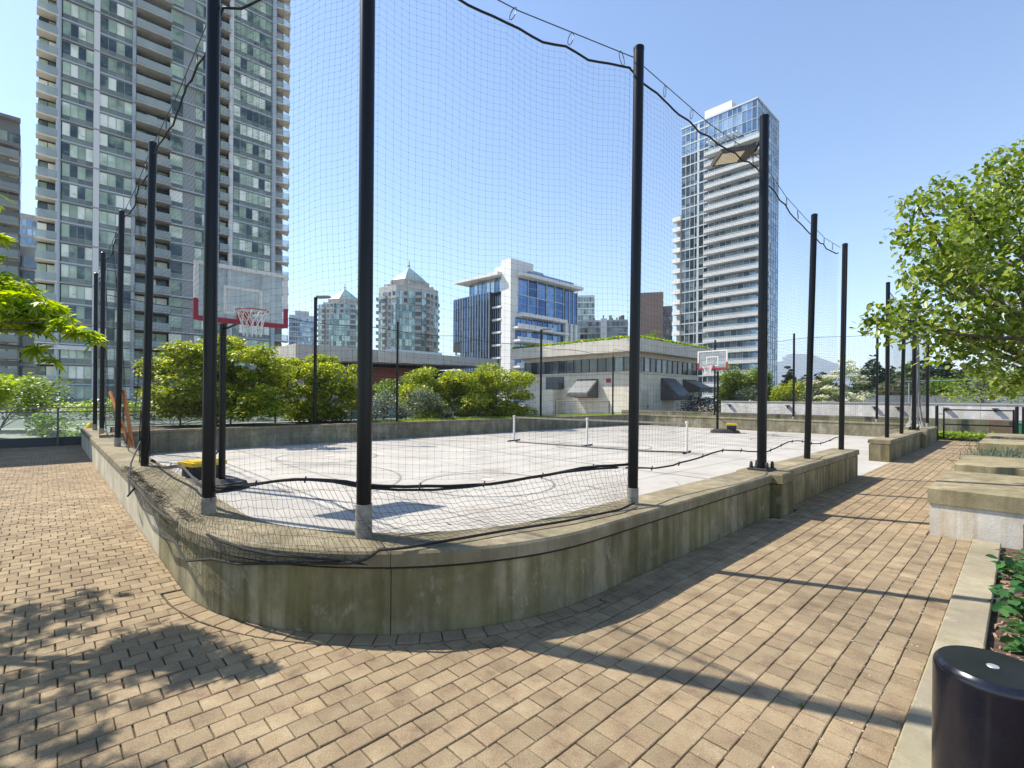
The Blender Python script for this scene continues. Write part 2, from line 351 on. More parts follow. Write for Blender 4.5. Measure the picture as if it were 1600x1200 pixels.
def leaves(P, size, kind='oval', droop=.3, flat=.6, seed=0, facing=None):
    """place one leaf at each point: random heading, blade tipping downward"""
    r = np.random.default_rng(seed); V0, F0 = LEAF[kind]; n = len(P); P = np.asarray(P, float)
    th = r.uniform(0, 2*np.pi, n); el = r.normal(-droop, .35, n)
    d = np.stack((np.cos(th)*np.cos(el), np.sin(th)*np.cos(el), np.sin(el)), 1)
    up = np.stack((r.normal(0, 1-flat, n), r.normal(0, 1-flat, n), np.ones(n)), 1)
    x = np.cross(d, up); x /= np.linalg.norm(x, axis=1)[:, None]+1e-9; z = np.cross(x, d)
    s = size*r.uniform(.65, 1.25, n)
    V = P[:, None, :]+s[:, None, None]*(V0[None, :, 0:1]*x[:, None, :]+V0[None, :, 1:2]*d[:, None, :]+V0[None, :, 2:3]*z[:, None, :])
    F = F0[None]+(np.arange(n)*len(V0))[:, None, None]
    return V.reshape(-1, 3), F.reshape(-1, F0.shape[1])
def clump_points(C, R, per, seed=0, shell=.5, zs=.7):
    r = np.random.default_rng(seed); out = []
    for c, rad in zip(C, R):
        n = int(per*rad*rad)+3
        d = r.normal(0, 1, (n, 3)); d /= np.linalg.norm(d, axis=1)[:, None]
        rr = rad*(shell+(1-shell)*r.random(n)**.6)*(1+np.clip(r.normal(0, .1, n), -.2, .14)); p = d*rr[:, None]; p[:, 2] *= zs
        out.append(np.asarray(c)+p)
    return np.concatenate(out)
def tree(name, label, cat, base, tops, R, leaf, per, size, kind='oval', group=None, trunk_r=.12, fork=.45, seed=0, zs=.65, droop=.3, shell=.45, limbs=14, leafname='crown', multi=1):
    base = Vector(base); r = random.Random(seed)
    t = thing(name, label, cat, base, group)
    cen = Vector(np.mean(np.array(tops), 0)); m = MB()
    fk = base+(cen-base)*fork; fk.z = base.z+(cen.z-base.z)*fork
    for k in range(multi):
        off = Vector((r.uniform(-1, 1), r.uniform(-1, 1), 0))*trunk_r*(0 if multi == 1 else 2.5)
        m.tube([base+off*.4-Vector((0, 0, .1)), base+(fk-base)*.35+off+Vector((r.uniform(-.1, .1), r.uniform(-.1, .1), 0))*trunk_r, fk+off*2], [trunk_r*1.25, trunk_r, trunk_r*.75], 8)
    m.build('trunk', M['bark'], t, smooth=True)
    idx = list(range(len(tops))); r.shuffle(idx); lb = MB()
    for i in idx[:limbs]:
        p = Vector(tops[i]); mid = fk.lerp(p, .5)+Vector((r.uniform(-1, 1), r.uniform(-1, 1), r.uniform(-.2, .6)))*.12*(p-fk).length
        lb.tube([fk-Vector((0, 0, trunk_r)), mid, p], [trunk_r*.5, trunk_r*.28, trunk_r*.08], 5)
    if limbs: lb.build('limb', M['bark'], t, smooth=True)
    P = clump_points(tops, R, per, seed, shell, zs); P = P[P[:, 2] > base.z+.05]
    V, F = leaves(P, size, kind, droop, .55, seed+1)
    npmesh(leafname, V, F, leaf, t)
    return t
def blob_tops(px0, px1, py0, py1, Y0, Y1, n, seed, fn=None):
    r = random.Random(seed); out = []
    k = 0
    while len(out) < n and k < 4000:
        k += 1; px, py = r.uniform(px0, px1), r.uniform(py0, py1)
        if fn and not fn(px, py): continue
        out.append(at(px, py, r.uniform(Y0, Y1)))
    return out
def ell(cx, cy, rx, ry): return lambda x, y: ((x-cx)/rx)**2+((y-cy)/ry)**2 < 1

exec_order = []
# ================================================================== THE SETTING
R0, CU, CV, U0, V0 = 2.43, 3.29, 4.91, .86, 2.48
g = MB(); g.add([(-2900, -380, -.09), (6400, -380, -.09), (6400, 6100, -.09), (-2900, 6100, -.09)], [(0, 1, 2, 3)])
g.build('ground', M['far'], kind='structure')
j = MB(); j.add([W(-14, -8, -.016), W(33, -8, -.016), W(33, 21.4, -.016), W(-14, 21.4, -.016)], [(0, 1, 2, 3)])
pave = thing('pavement', 'brown square concrete pavers laid in staggered rows around the court', None, (0, 0, 0), kind='structure')
j.build('joint_sand', M['joint'], pave)
# court slab
arc = [(CU-(R0-.2)*math.cos(q), CV-(R0-.2)*math.sin(q)) for q in [math.pi/2*i/16 for i in range(17)]]
cf = MB(); poly = [(U0+.2, 17.3)]+arc+[(12.75, V0+.2), (12.75, V0-.02), (16.6, V0-.02), (16.6, V0+.2), (27.4, V0+.2), (27.4, 17.3)]
cf.prism(poly, -.0145, .0)
cf.build('court_floor', M['court'], kind='structure')
# pavers: rows along u, half-brick stagger
PU, PV, G_ = .1395, .1335, .0031
def inside_court(u, v):
    if v > V0-.0 and u > CU and u < 12.75: return True
    if v > V0 and u >= 16.2: return True
    if v > V0 and 12.7 <= u <= 16.6: return True
    if u > U0 and v > CV: return True
    if u > U0 and v > V0 and (u-CU)**2+(v-CV)**2 < R0*R0 and u <= CU and v <= CV: return True
    return False
RC = R0+.148                                # outer edge of the soldier course
def clip(poly):
    """cut a paver where it meets the curved soldier course, the walls or the kerb"""
    def half(p, f):
        out = []
        for i in range(len(p)):
            A, B = p[i], p[(i+1) % len(p)]; fa, fb = f(A), f(B)
            if fa >= 0: out.append(A)
            if fa*fb < 0: t = fa/(fa-fb); out.append((A[0]+(B[0]-A[0])*t, A[1]+(B[1]-A[1])*t))
        return out
    cu = sum(p[0] for p in poly)/4; cv = sum(p[1] for p in poly)/4
    if cu < CU and cv < CV:
        d = math.hypot(cu-CU, cv-CV); nx, ny = (cu-CU)/d, (cv-CV)/d
        poly = half(poly, lambda p: (p[0]-CU)*nx+(p[1]-CV)*ny-RC-.004)
    elif cv >= CV:
        poly = half(poly, lambda p: U0-.004-p[0])
    else:
        lim = V0-.004
        if 7.35 < cu < 8.2: lim = V0-.15
        poly = half(poly, lambda p: lim-p[1])
    if poly: poly = half(poly, lambda p: p[1]-(.414 if cu < 7.86 else .825))
    return poly
bricks = []
nrow = int((21.3-.41)/PV)+1
for k in range(nrow):
    v0 = .41+k*PV; sh = (k % 2)*PU*.5+rng.uniform(-.012, .012)
    umin, umax = -9.5, (27.3 if v0 < V0+.02 else 3.5 if v0 < CV else 1.4)
    if v0 < V0+.02: umin = -7
    u = umin+sh
    wob = rng.uniform(-.0015, .0015)
    while u < umax:
        c = W(u+PU/2, v0+PV/2)
        if c[1] > .3 and c[0] > -1.25*c[1]-1.2 and (c[0]+1.2)**2+c[1]**2 > .5:
            wb = lambda uu, vv: vv+.0035*math.sin(uu*2.3+vv*1.7)+.002*math.sin(uu*5.1+vv*9)
            ju = .0025*math.sin(u*37+v0*91)
            pl = [(u+ju, wb(u, v0)+wob), (u+PU+ju, wb(u+PU, v0)+wob), (u+PU+ju, wb(u+PU, v0+PV)+wob), (u+ju, wb(u, v0+PV)+wob)]
            cc = clip(pl)
            if len(cc) >= 3:
                ar = abs(sum(cc[i][0]*cc[(i+1) % len(cc)][1]-cc[(i+1) % len(cc)][0]*cc[i][1] for i in range(len(cc))))/2
                if ar > .0012: bricks.append((cc, c[1], len(cc) == 4 and ar > .95*PU*PV, c))
        u += PU
# soldier course along the curve
ns = int(R0*math.pi/2/.142)
for i in range(ns):
    q0, q1 = math.pi/2*i/ns, math.pi/2*(i+1)/ns
    P = [(CU-r*math.cos(q), CV-r*math.sin(q)) for r, q in ((R0+.003, q0), (R0+.003, q1), (R0+.142, q1), (R0+.142, q0))]
    cc = W(sum(p[0] for p in P)/4, sum(p[1] for p in P)/4)
    bricks.append((P, cc[1], False, cc))
def brick_geo(poly, dz, tilt, m, org=None, gg=G_):
    n = len(poly); cu = sum(p[0] for p in poly)/n; cv = sum(p[1] for p in poly)/n
    ar = sum(poly[i][0]*poly[(i+1) % n][1]-poly[(i+1) % n][0]*poly[i][1] for i in range(n))
    if ar < 0: poly = poly[::-1]
    def ins(d):
        out = []
        for u, v in poly:
            du, dv = u-cu, v-cv; L = math.hypot(du, dv)+1e-6
            k = max(0., 1-d*1.41/L); out.append((cu+du*k, cv+dv*k))
        return out
    A = ins(gg); B = ins(gg); C = ins(gg+.004); o = len(m.v)
    hz = lambda p: dz+tilt[0]*(p[0]-cu)+tilt[1]*(p[1]-cv)
    vs = [W(*p, -.03) for p in A]+[W(*p, hz(p)-.0035) for p in B]+[W(*p, hz(p)) for p in C]
    fs = [(i, (i+1) % n, n+(i+1) % n, n+i) for i in range(n)]+[(n+i, n+(i+1) % n, 2*n+(i+1) % n, 2*n+i) for i in range(n)]+[tuple(range(2*n, 3*n))]
    m.add(vs, fs)
full = sorted([b for b in bricks if b[2] and b[1] > 1.9 and abs(b[3][0]/b[1]) < 1.03], key=lambda b: b[1]+.3*abs(b[3][0]))[:292]
ids = set(id(b) for b in full)
variants = []
for k in range(6):
    m = MB(); brick_geo([(-PU/2, -PV/2), (PU/2, -PV/2), (PU/2, PV/2), (-PU/2, PV/2)], 0., (rng.uniform(-.02, .02), rng.uniform(-.02, .02)), m, gg=G_+rng.uniform(-.001, .0015))
    me = bpy.data.meshes.new('paver'); me.from_pydata(m.v, [], m.f); me.materials.append(M['paver']); variants.append(me)
for b in full:
    o = link('paver', rng.choice(variants), pave)
    cu = sum(p[0] for p in b[0])/4; cv = sum(p[1] for p in b[0])/4
    o.location = W(cu, cv, rng.uniform(-.0025, .0015)); o.rotation_euler.z = rng.uniform(-.01, .01)
m = MB()
for b in bricks:
    if id(b) in ids: continue
    t = rng.uniform(-.02, .02), rng.uniform(-.02, .02)
    brick_geo(b[0], rng.uniform(-.0025, .0015), t, m, gg=G_+rng.uniform(-.001, .0015))
m.build('paver_field', M['paver'], pave, kind='stuff')

# ------------------------------------------------------------------ low walls
def sweep(m, path, prof, closed_ends=True):
    """path: (u, v, nu, nv) with n pointing outward; prof: closed loop of (d inward, z)"""
    k = len(prof); o = len(m.v)
    for u, v, nu, nv in path:
        for d, z in prof: m.v.append(W(u-nu*d, v-nv*d, z))
    for i in range(len(path)-1):
        for q in range(k): m.f.append((o+i*k+q, o+i*k+(q+1) % k, o+(i+1)*k+(q+1) % k, o+(i+1)*k+q))
    m.f.append(tuple(o+q for q in range(k-1, -1, -1))); m.f.append(tuple(o+(len(path)-1)*k+q for q in range(k)))
T = .44
WP = [(.0, -.05), (.0, .455), (T, .455), (T, -.05)]
GP = [(.03, .455), (.03, .476), (T-.03, .476), (T-.03, .455)]
CP = [(-.028, .476), (-.028, .562), (-.012, .58), (T+.012, .58), (T+.028, .562), (T+.028, .476)]
def wall_run(t, pts, matw, matc, joints, wp=WP, gp=GP, cp=CP, name='wall_panel'):
    """pts: dense path; joints: list of index breaks"""
    for a0, a1 in zip(joints[:-1], joints[1:]):
        seg = pts[a0:a1+1]
        def shrink(seg, e):
            s = list(seg)
            for A, B, i in ((s[0], s[1], 0), (s[-1], s[-2], -1)):
                L = math.hypot(B[0]-A[0], B[1]-A[1]); s[i] = (A[0]+(B[0]-A[0])*e/L, A[1]+(B[1]-A[1])*e/L, A[2], A[3])
            return s
        mw = matw(seg) if callable(matw) else matw
        m = MB(); sweep(m, shrink(seg, .003), wp); m.build(name, mw, t, smooth=True)
        m = MB(); sweep(m, shrink(seg, .001), gp); m.build('shadow_gap', M['core'], t)  # groove under the cap, coloured dark to deepen its shade
        m = MB(); sweep(m, shrink(seg, .002), cp); m.build('cap_stone', matc, t, smooth=True)
path = []
for i in range(13): path.append((U0, 20.6-i*(20.6-CV)/13, -1, 0))
arcn = 32
for i in range(arcn+1): q = math.pi/2*i/arcn; path.append((CU-R0*math.cos(q), CV-R0*math.sin(q), -math.cos(q), -math.sin(q)))
for i in range(1, 4): path.append((CU+i*(7.44-CU)/3, V0, 0, -1))
nearwall = thing('low_concrete_wall', 'low mossy concrete wall curving round the near corner of the ball court', 'low wall', W(U0, CV))
jn = [0, 3, 6, 9, 12, 17, 31, 46, 48]
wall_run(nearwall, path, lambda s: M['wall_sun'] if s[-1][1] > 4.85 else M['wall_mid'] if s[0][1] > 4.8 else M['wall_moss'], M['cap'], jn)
p2 = [(8.0+i*(12.72-8.0)/2, V0, 0, -1) for i in range(3)]
wall_run(nearwall, p2, M['wall_moss'], M['cap'], [0, 1, 2])
def pillar(t, u0, u1, va, vb):
    m = MB(); m.box(u0, u1, va, vb, -.05, .45); m.build('pillar', M['wall_moss'], t)
    m = MB(); m.box(u0+.02, u1-.02, va+.02, vb-.02, .45, .465); m.build('shadow_gap', M['core'], t)  # same groove on the pillar, its shade put in as dark colour
    m = MB(); m.box(u0-.02, u1+.02, va-.02, vb+.02, .465, .60, .018); m.build('cap_stone', M['cap'], t)
pillar(nearwall, 7.47, 7.97, V0-.14, V0+.46)
wall2 = thing('low_concrete_wall', 'short low concrete wall between the court opening and the black gate', 'low wall', W(21, V0))
p3 = [(16.25+i*1.9, V0, 0, -1) for i in range(4)]
wall_run(wall2, p3, M['wall_moss'], M['cap'], [0, 1, 2, 3])
pillar(wall2, 21.98, 22.5, V0-.14, V0+.46)
p4 = [(22.53+i*2.05, V0, 0, -1) for i in range(3)]
wall_run(wall2, p4, M['wall_moss'], M['cap'], [0, 1, 2])
# back and end walls of the court (outer line given on the court side, profile runs away from it)
back = thing('court_back_wall', 'long stained concrete wall along the far side and end of the court', 'low wall', W(14, 17))
bp = []
for i in range(7): q = math.pi/2*i/6; bp.append((1.3+1.3-1.3*math.cos(q), 15.7+1.3*math.sin(q), math.cos(q), -math.sin(q)))
for i in range(1, 12): bp.append((2.6+i*(25.2-2.6)/11, 17.0, 0, -1))
for i in range(1, 7): q = math.pi/2*(1-i/6); bp.append((25.2+1.8*math.cos(q), 15.2+1.8*math.sin(q), -math.cos(q), -math.sin(q)))
for i in range(1, 7): bp.append((27.0, 15.2-i*(15.2-2.95)/6, -1, 0))
WB = [(.0, -.05), (.0, .56), (.3, .56), (.3, -.05)]; GB = [(.015, .56), (.015, .57), (.285, .57), (.285, .56)]
CB = [(-.02, .57), (-.02, .635), (-.01, .65), (.31, .65), (.32, .635), (.32, .57)]
wall_run(back, bp, M['wall_back'], M['cap'], [0, 6]+list(range(7, 18))+[23]+list(range(24, 30)), WB, GB, CB)

# ------------------------------------------------------------------ kerb, planting bed, planters
kb = thing('kerb', 'pale concrete kerb between the pavers and the planting bed', None, W(3, .3), kind='structure')
for i in range(7):
    u0 = -4+i*1.69; m = MB(); m.box(u0+.003, min(u0+1.687, 7.85), .17, .405, -.05, .045, .008); m.build('kerb_stone', M['kerb'], kb)
b = MB(); b.prism([(-4, -6), (7.86, -6), (7.86, .17), (-4, .17)], -.06, -.01); b.build('planting_bed', M['soil'], kind='structure')
b = MB(); b.prism([(7.86, -6), (30.6, -6), (30.6, .0), (7.86, .0)], -.06, .28); b.build('planting_soil', M['soil'], kind='structure')
def planter(u0, u1, label, white=True):
    t = thing('concrete_planter', label, 'planter', W(u0, .8), 'concrete planter blocks along the right side of the path')
    m = MB(); m.box(u0+.02, u1-.02, -3.2, .80, -.05, .385); m.build('base', M['stained'] if white else M['wall_back'], t)
    n = 2; w = (u1-u0)/n
    for k in range(n):
        m = MB(); m.box(u0+k*w+(.004 if k else 0), u0+(k+1)*w-(.004 if k < n-1 else 0), -3.3, .82+(.0 if k == 0 else -.01), .39, .58, .012); m.build('cap_slab', M['slabcap'], t)
planter(7.89, 10.1, 'nearest and largest concrete planter block with rust stained white base')
planter(11.2, 13.3, 'second concrete planter block behind the one with the stained white base')
planter(17.4, 19.5, 'third concrete planter block, low in front of grey green tufts')
planter(20.9, 23.0, 'farthest concrete planter block, nearest to the black gate', False)

# ------------------------------------------------------------------ court markings
def strip(pts, w, z, closed=False):
    m = MB(); n = len(pts); vs = []
    for i, (u, v) in enumerate(pts):
        A = pts[i-1] if i or closed else pts[0]; B = pts[(i+1) % n] if i < n-1 or closed else pts[-1]
        du, dv = B[0]-A[0], B[1]-A[1]; L = math.hypot(du, dv); nu, nv = -dv/L*w/2, du/L*w/2
        vs += [W(u+nu, v+nv, z), W(u-nu, v-nv, z)]
    m.add(vs, [(2*i, 2*i+1, (2*i+3) % (2*n), (2*i+2) % (2*n)) for i in range(n if closed else n-1)]); return m
def circ(u, v, r, a0=0, a1=360, n=48): return [(u+r*math.cos(math.radians(a0+(a1-a0)*i/n)), v+r*math.sin(math.radians(a0+(a1-a0)*i/n))) for i in range(n+(a1-a0 < 360))]
marks = thing('court_markings', 'worn grey circles and lines painted on the pale court floor', None, (0, 0, 0), kind='structure')
for (u, v, r) in ((6.15, 7.1, 1.28), (5.6, 13.1, 1.28), (22, 13.1, 1.28), (21.5, 6.6, 1.28), (13.9, 10.0, 1.6)):
    strip(circ(u, v, r), .055, .004, True).build('painted_circle', M['line'], marks)
for (u, v) in ((6.41, 7.38), (10.6, 7.36), (21.6, 6.7), (5.7, 13.2)):
    m = MB(); m.add([W(*p, .008) for p in circ(u, v, .13, n=16)], [tuple(range(16))]); m.build('painted_dot', M['pink'], marks)
for pts in ([(13.9, 3.2), (13.9, 16.9)], [(9.9, 3.1), (9.9, 16.9)], [(18, 3.1), (18, 16.9)], circ(3.2, 10, 2.4, -70, 70, 24), circ(25.2, 10, 2.4, 110, 250, 24), [(3.2, 4.6), (3.2, 15.6)], [(25.2, 4), (25.2, 15.6)]):
    strip(pts, .045, .0045).build('painted_line', M['line'], marks)

for k in range(8):                            # sawn joints of the slab
    u = 4.2+k*3.1; strip([(u, 2.95), (u, 16.95)], .010, .006).build('slab_joint', M['joint'], marks)
for k in range(4):
    v = 5.4+k*3.1; strip([(1.6, v), (26.9, v)], .010, .0065).build('slab_joint', M['joint'], marks)
rr = random.Random(21)
for k in range(26):                           # rubber scuffs
    u, v, r_, a0 = rr.uniform(2.5, 22), rr.uniform(4, 15), rr.uniform(.5, 3), rr.uniform(0, 360)
    strip(circ(u, v, r_, a0, a0+rr.uniform(8, 40), 10), rr.uniform(.008, .022), .0072+k*.0002).build('scuff_mark', M['line'], marks)
# ------------------------------------------------------------------ poles
def pole(u, v, z0, top, r, label, sleeve=.18, lean=(0, 0), grp='tall black poles that carry the court netting', name='net_pole', slr=1.12):
    b = W(u, v, z0); t = thing(name, label, 'pole', b, grp); m = MB()
    tp = (b[0]+lean[0], b[1]+lean[1], top)
    k = (sleeve)/(top-z0); s0 = tuple(b[i]+(tp[i]-b[i])*k for i in range(3))
    m.tube([s0, tp], r, 20); m.build('shaft', M['black'], t, smooth=True)
    m = MB(); m.lathe(tp, [(r*1.04, -.02), (r*1.04, .008), (r*.7, .022)], 20); m.build('end_cap', M['black'], t, smooth=True)
    if sleeve > 0:
        m = MB(); m.tube([b, s0], r*slr, 20); m.build('base_sleeve', M['sleeve'], t, smooth=True)
    return t
POLES = {}
def P_(k, u, v, z0, top, r, label, **kw): POLES[k] = (u, v, top); return pole(u, v, z0, top, r, label, **kw)
P_('m4', 1.1, 19.15, .58, 5.25, .05, 'farthest thin black pole at the left end of the left wall', lean=(0, 0))
P_('m3', 1.1, 16.75, .58, 5.36, .05, 'black pole second from the far end of the left wall')
P_('m2', 1.1, 12.9, .58, 5.42, .052, 'black pole on the left wall beside the leaning orange timbers', lean=(.05, 0))
P_('m1', 1.1, 9.15, .58, 5.44, .052, 'black pole on the left wall where the net is gathered at its foot', sleeve=0, lean=(.09, 0))
P_('p0', 1.08, 5.09, .58, 5.36, .055, 'thick black pole on the curved wall in front of the near basketball hoop', sleeve=.15, lean=(.01, 0))
P_('p1', 1.77, 3.48, .58, 5.30, .056, 'nearest black pole on the outermost bulge of the curved wall', sleeve=.25)
P_('p2', 4.32, 2.74, .58, 5.20, .052, 'black pole right of centre where the loose net apron ends', sleeve=.165, lean=(.03, 0))
pl3 = P_('p3', 7.74, 2.70, .66, 5.86, .066, 'tall thick black floodlight pole bolted to the near concrete pillar', sleeve=0)
P_('p4', 10.02, 2.72, .58, 5.0, .052, 'black pole on the right wall just beyond the floodlight pole', sleeve=0, lean=(.1, 0))
P_('p5', 12.42, 2.72, .58, 5.0, .052, 'black pole at the end of the wall beside the court opening', sleeve=0, lean=(.05, 0))
P_('q1', 17.5, 2.72, .58, 5.02, .052, 'first black pole beyond the court opening', sleeve=0)
P_('q2', 19.9, 2.72, .58, 5.0, .052, 'second black pole beyond the court opening, leaning slightly', sleeve=0, lean=(.08, 0))
P_('q3', 22.3, 2.70, .66, 5.7, .066, 'thick black pole bolted to the far concrete pillar', sleeve=0)
P_('q4', 26.0, 2.72, .58, 4.95, .052, 'last black pole before the black gate, on a short pale foot', sleeve=.15)
P_('e1', 27.2, 4.6, .65, 5.2, .05, 'black pole on the far end wall right of the white flowering tree', sleeve=.15)
P_('e2', 27.2, 8.0, .65, 4.95, .05, 'black pole on the far end wall left of the white flowering tree', sleeve=.15)
P_('e3', 27.2, 12.0, .65, 4.95, .045, 'black pole on the far end wall behind the far basketball hoop', sleeve=.1)
P_('b2', 10.13, 17.2, .65, 4.6, .045, 'thin black pole on the back wall with a small lamp arm near its top', sleeve=0)
P_('b4', 24.87, 17.2, .65, 4.2, .045, 'thin black pole in front of the pavilion corner', sleeve=0)
def base_plate(t, u, v, z):
    m = MB(); m.box(u-.15, u+.15, v-.15, v+.15, z-.055, z-.03, .004); m.build('base_plate', M['blackmatt'], t)
    for du in (-.11, .11):
        for dv in (-.11, .11):
            c = W(u+du, v+dv, z-.03); m = MB(); m.lathe(c, [(.026, 0), (.026, .02), (.019, .085), (.008, .1)], 12); m.build('bolt_cap', M['blackmatt'], t, smooth=True)
    m = MB(); m.tube([W(u, v, z-.03), W(u, v, z+.01)], .075, 20); m.build('collar', M['black'], t, smooth=True)
base_plate(pl3, 7.74, 2.70, .66)
base_plate([o for o in sc.objects if o.get('label') == 'thick black pole bolted to the far concrete pillar'][0], 22.3, 2.70, .66)
# floodlight head on the near pillar pole
fl = thing('floodlight', 'flat rectangular floodlight with warm lens high on the bolted pole', 'floodlight', W(7.7, 2.9, 5.5))
q0 = Vector(at(1146, 243, 7.6)); ax = Vector((.97, .15, .22)).normalized(); ay = Vector((.1, -.95, .25)); ay = (ay-ax*ay.dot(ax)).normalized(); az = ax.cross(ay)
def obox(m, c, hx, hy, hz):
    m.hexa([c+ax*(sx_*hx)+ay*(sy_*hy)+az*(sz_*hz) for sz_, pts in ((-1, ((-1, -1), (1, -1), (1, 1), (-1, 1))), (1, ((-1, -1), (1, -1), (1, 1), (-1, 1)))) for sx_, sy_ in pts])
m = MB(); obox(m, q0, .30, .16, .028); m.build('housing', M['hood'], fl)
m = MB(); obox(m, q0-ax*.08-az*.033, .19, .12, .004); obox(m, q0-ax*.08+az*.033, .19, .12, .004); m.build('lens', M['lens'], fl)
m = MB(); [obox(m, q0-ax*(.08+.06*k)-az*.04, .006, .12, .003) for k in (-2, 0, 2)]; m.build('lens_bar', M['hood'], fl)
m = MB(); m.tube([q0+ax*.28, q0+ax*.38+Vector((0, 0, .03)), Vector(W(7.74, 2.7, 5.62))], .022, 8); m.build('arm', M['black'], fl)
m = MB(); m.lathe(q0+ax*.3+Vector((0, 0, .02)), [(.045, -.04), (.05, 0), (.045, .04)], 12); m.build('knuckle', M['black'], fl)
# lamp posts
def lamp(u, v, top, label, arm, ln=.55, z0=.4):
    t = thing('lamp_post', label, 'lamp post', W(u, v, z0), 'slim lamp posts behind the far side of the court')
    m = MB(); m.tube([W(u, v, z0), W(u, v, top)], .06, 12); m.build('post', M['black'], t, smooth=True)
    m = MB(); c = Vector(W(u, v, top)); d = Vector((arm, -.15, 0)).normalized(); m.tube([c-Vector((0, 0, .05)), c+d*.12], .03, 8); m.build('arm', M['black'], t)
    hd = MB(); n_ = Vector((-d.y, d.x, 0))
    hd.hexa([c+d*x+n_*y+Vector((0, 0, z)) for z in (-.03, .04) for x, y in ((.08, -.13), (ln, -.1), (ln, .1), (.08, .13))]); h = hd.build('lamp_head', M['sleeve'], t)
lamp(u_on(492, 17.9), 17.9, 5.25, 'lamp post left of the nearest pole with its head pointing right', 1)
lamp(u_on(845, 17.9), 17.9, 5.3, 'lamp post in front of the pavilion with its head pointing right', 1)

# ------------------------------------------------------------------ netting
CELL = .055
def interp(nodes, ds):
    """resample a polyline of (u, v, ztop, zbot) every ds metres with soft corners"""
    P = np.array(nodes, float)
    d = np.r_[0, np.cumsum(np.hypot(np.diff(P[:, 0]), np.diff(P[:, 1])))]
    s = np.arange(0, d[-1], ds)
    return s, np.stack([np.interp(s, d, P[:, k]) for k in range(P.shape[1])], 1), d
def net_surface(nodes, cell, r, t, amp=.05, knots=True, rows=None, name='net_mesh', sag=.22, bulge=.0):
    s, Q, d = interp(nodes, cell)
    n = len(s)
    du = np.gradient(Q[:, 0]); dvv = np.gradient(Q[:, 1]); L = np.hypot(du, dvv); nu, nv = dvv/L, -du/L       # outward normal
    k = 15; ker = np.ones(k)/k
    nu = np.convolve(np.pad(nu, k//2, 'edge'), ker, 'valid'); nv = np.convolve(np.pad(nv, k//2, 'edge'), ker, 'valid')
    # distance to nearest pole for the sag of the top rope
    seg = np.searchsorted(d, s, side='right')-1; seg = np.clip(seg, 0, len(d)-2)
    tt = (s-d[seg])/(d[seg+1]-d[seg]); span = d[seg+1]-d[seg]
    sg = .07*4*tt*(1-tt)+.055*np.abs(np.sin((s-d[seg])*np.pi/.62))*np.minimum(1, 8*tt*(1-tt)+.2)
    zt = Q[:, 2]-.16-sg; zb = Q[:, 3]-.05*np.sin(s*2.1)*(knots)
    nrows = rows or int(round(float(np.mean(Q[:, 2]-Q[:, 3]))/cell))
    f = np.linspace(0, 1, nrows+1)
    Z = zt[None, :]+(zb-zt)[None, :]*f[:, None]
    bow = bulge*4*tt*(1-tt)
    off = -.075+amp*(.6*np.sin(s*1.3+.5)[None, :]*np.sin(f*5.2)[:, None]+.5*np.sin(s*3.1)[None, :]*np.sin(f*9+1)[:, None])+bow[None, :]*np.sin(f*3.1)[:, None]
    rip = amp*.35*np.sin(f[:, None]*14+s[None, :]*.9)+amp*.25*np.sin(f[:, None]*31+s[None, :]*2.3)
    U = Q[:, 0][None, :]+nu[None, :]*off; V = Q[:, 1][None, :]+nv[None, :]*off; Z = Z+rip*np.sin(f*3.14)[:, None]
    X = U*S_-V*C_; Y = U*C_+V*S_
    G = np.stack((X, Y, Z), 2)                       # rows x cols x 3
    net_from_grid(G, r, t, knots, name)
    return G
def strand_geo(G, r):
    """all strands running along axis 1 of grid G as triangular tubes"""
    R, Cc, _ = G.shape
    T_ = np.gradient(G, axis=1); T_ /= np.linalg.norm(T_, axis=2)[..., None]+1e-9
    up = np.zeros_like(T_); up[..., 2] = 1; bad = np.abs(T_[..., 2]) > .8; up[bad] = (1, 0, 0)
    x = np.cross(T_, up); x /= np.linalg.norm(x, axis=2)[..., None]+1e-9; y = np.cross(x, T_)
    V = np.stack([G+r*(math.cos(q)*x+math.sin(q)*y) for q in (0, 2.094, 4.189)], 2)   # R,C,3,3
    idx = np.arange(R*Cc*3).reshape(R, Cc, 3)
    A, B = idx[:, :-1], idx[:, 1:]
    F = np.stack([A, np.roll(A, -1, 2), np.roll(B, -1, 2), B], -1).reshape(-1, 4)
    return V.reshape(-1, 3), F
def net_from_grid(G, r, t, knots=True, name='net_mesh'):
    step = 2
    rowsel = G[:, ::1]
    V1, F1 = strand_geo(G[:, ::step], r)
    V2, F2 = strand_geo(np.swapaxes(G, 0, 1)[:, ::3] if G.shape[0] > 20 else np.swapaxes(G, 0, 1), r)
    Vs, Fs = [V1, V2], [F1, F2+len(V1)]
    if knots:
        K = G.reshape(-1, 3); e = .0032
        o = np.array([(e, 0, 0), (-e, 0, 0), (0, 0, e*1.1), (0, 0, -e*1.1), (0, e, 0), (0, -e, 0)])
        Vk = (K[:, None]+o[None]).reshape(-1, 3); b = len(V1)+len(V2)
        fk = np.array([(0, 4, 2, 2), (4, 1, 2, 2), (1, 5, 2, 2), (5, 0, 2, 2), (4, 0, 3, 3), (1, 4, 3, 3), (5, 1, 3, 3), (0, 5, 3, 3)])
        q = [(0, 4, 1, 5), (0, 2, 1, 3), (2, 4, 3, 5)]        # three crossed lozenges
        fk = np.array(q)
        Vs.append(Vk); Fs.append((fk[None]+(np.arange(len(K))*6)[:, None, None]+b).reshape(-1, 4))
    npmesh(name, np.concatenate(Vs), np.concatenate(Fs), M['strand'], t)
nearnet = thing('court_net', 'black knotted netting hung from the poles round the near side of the court', 'netting', W(1.8, 3.4, .6))
arcpts = []
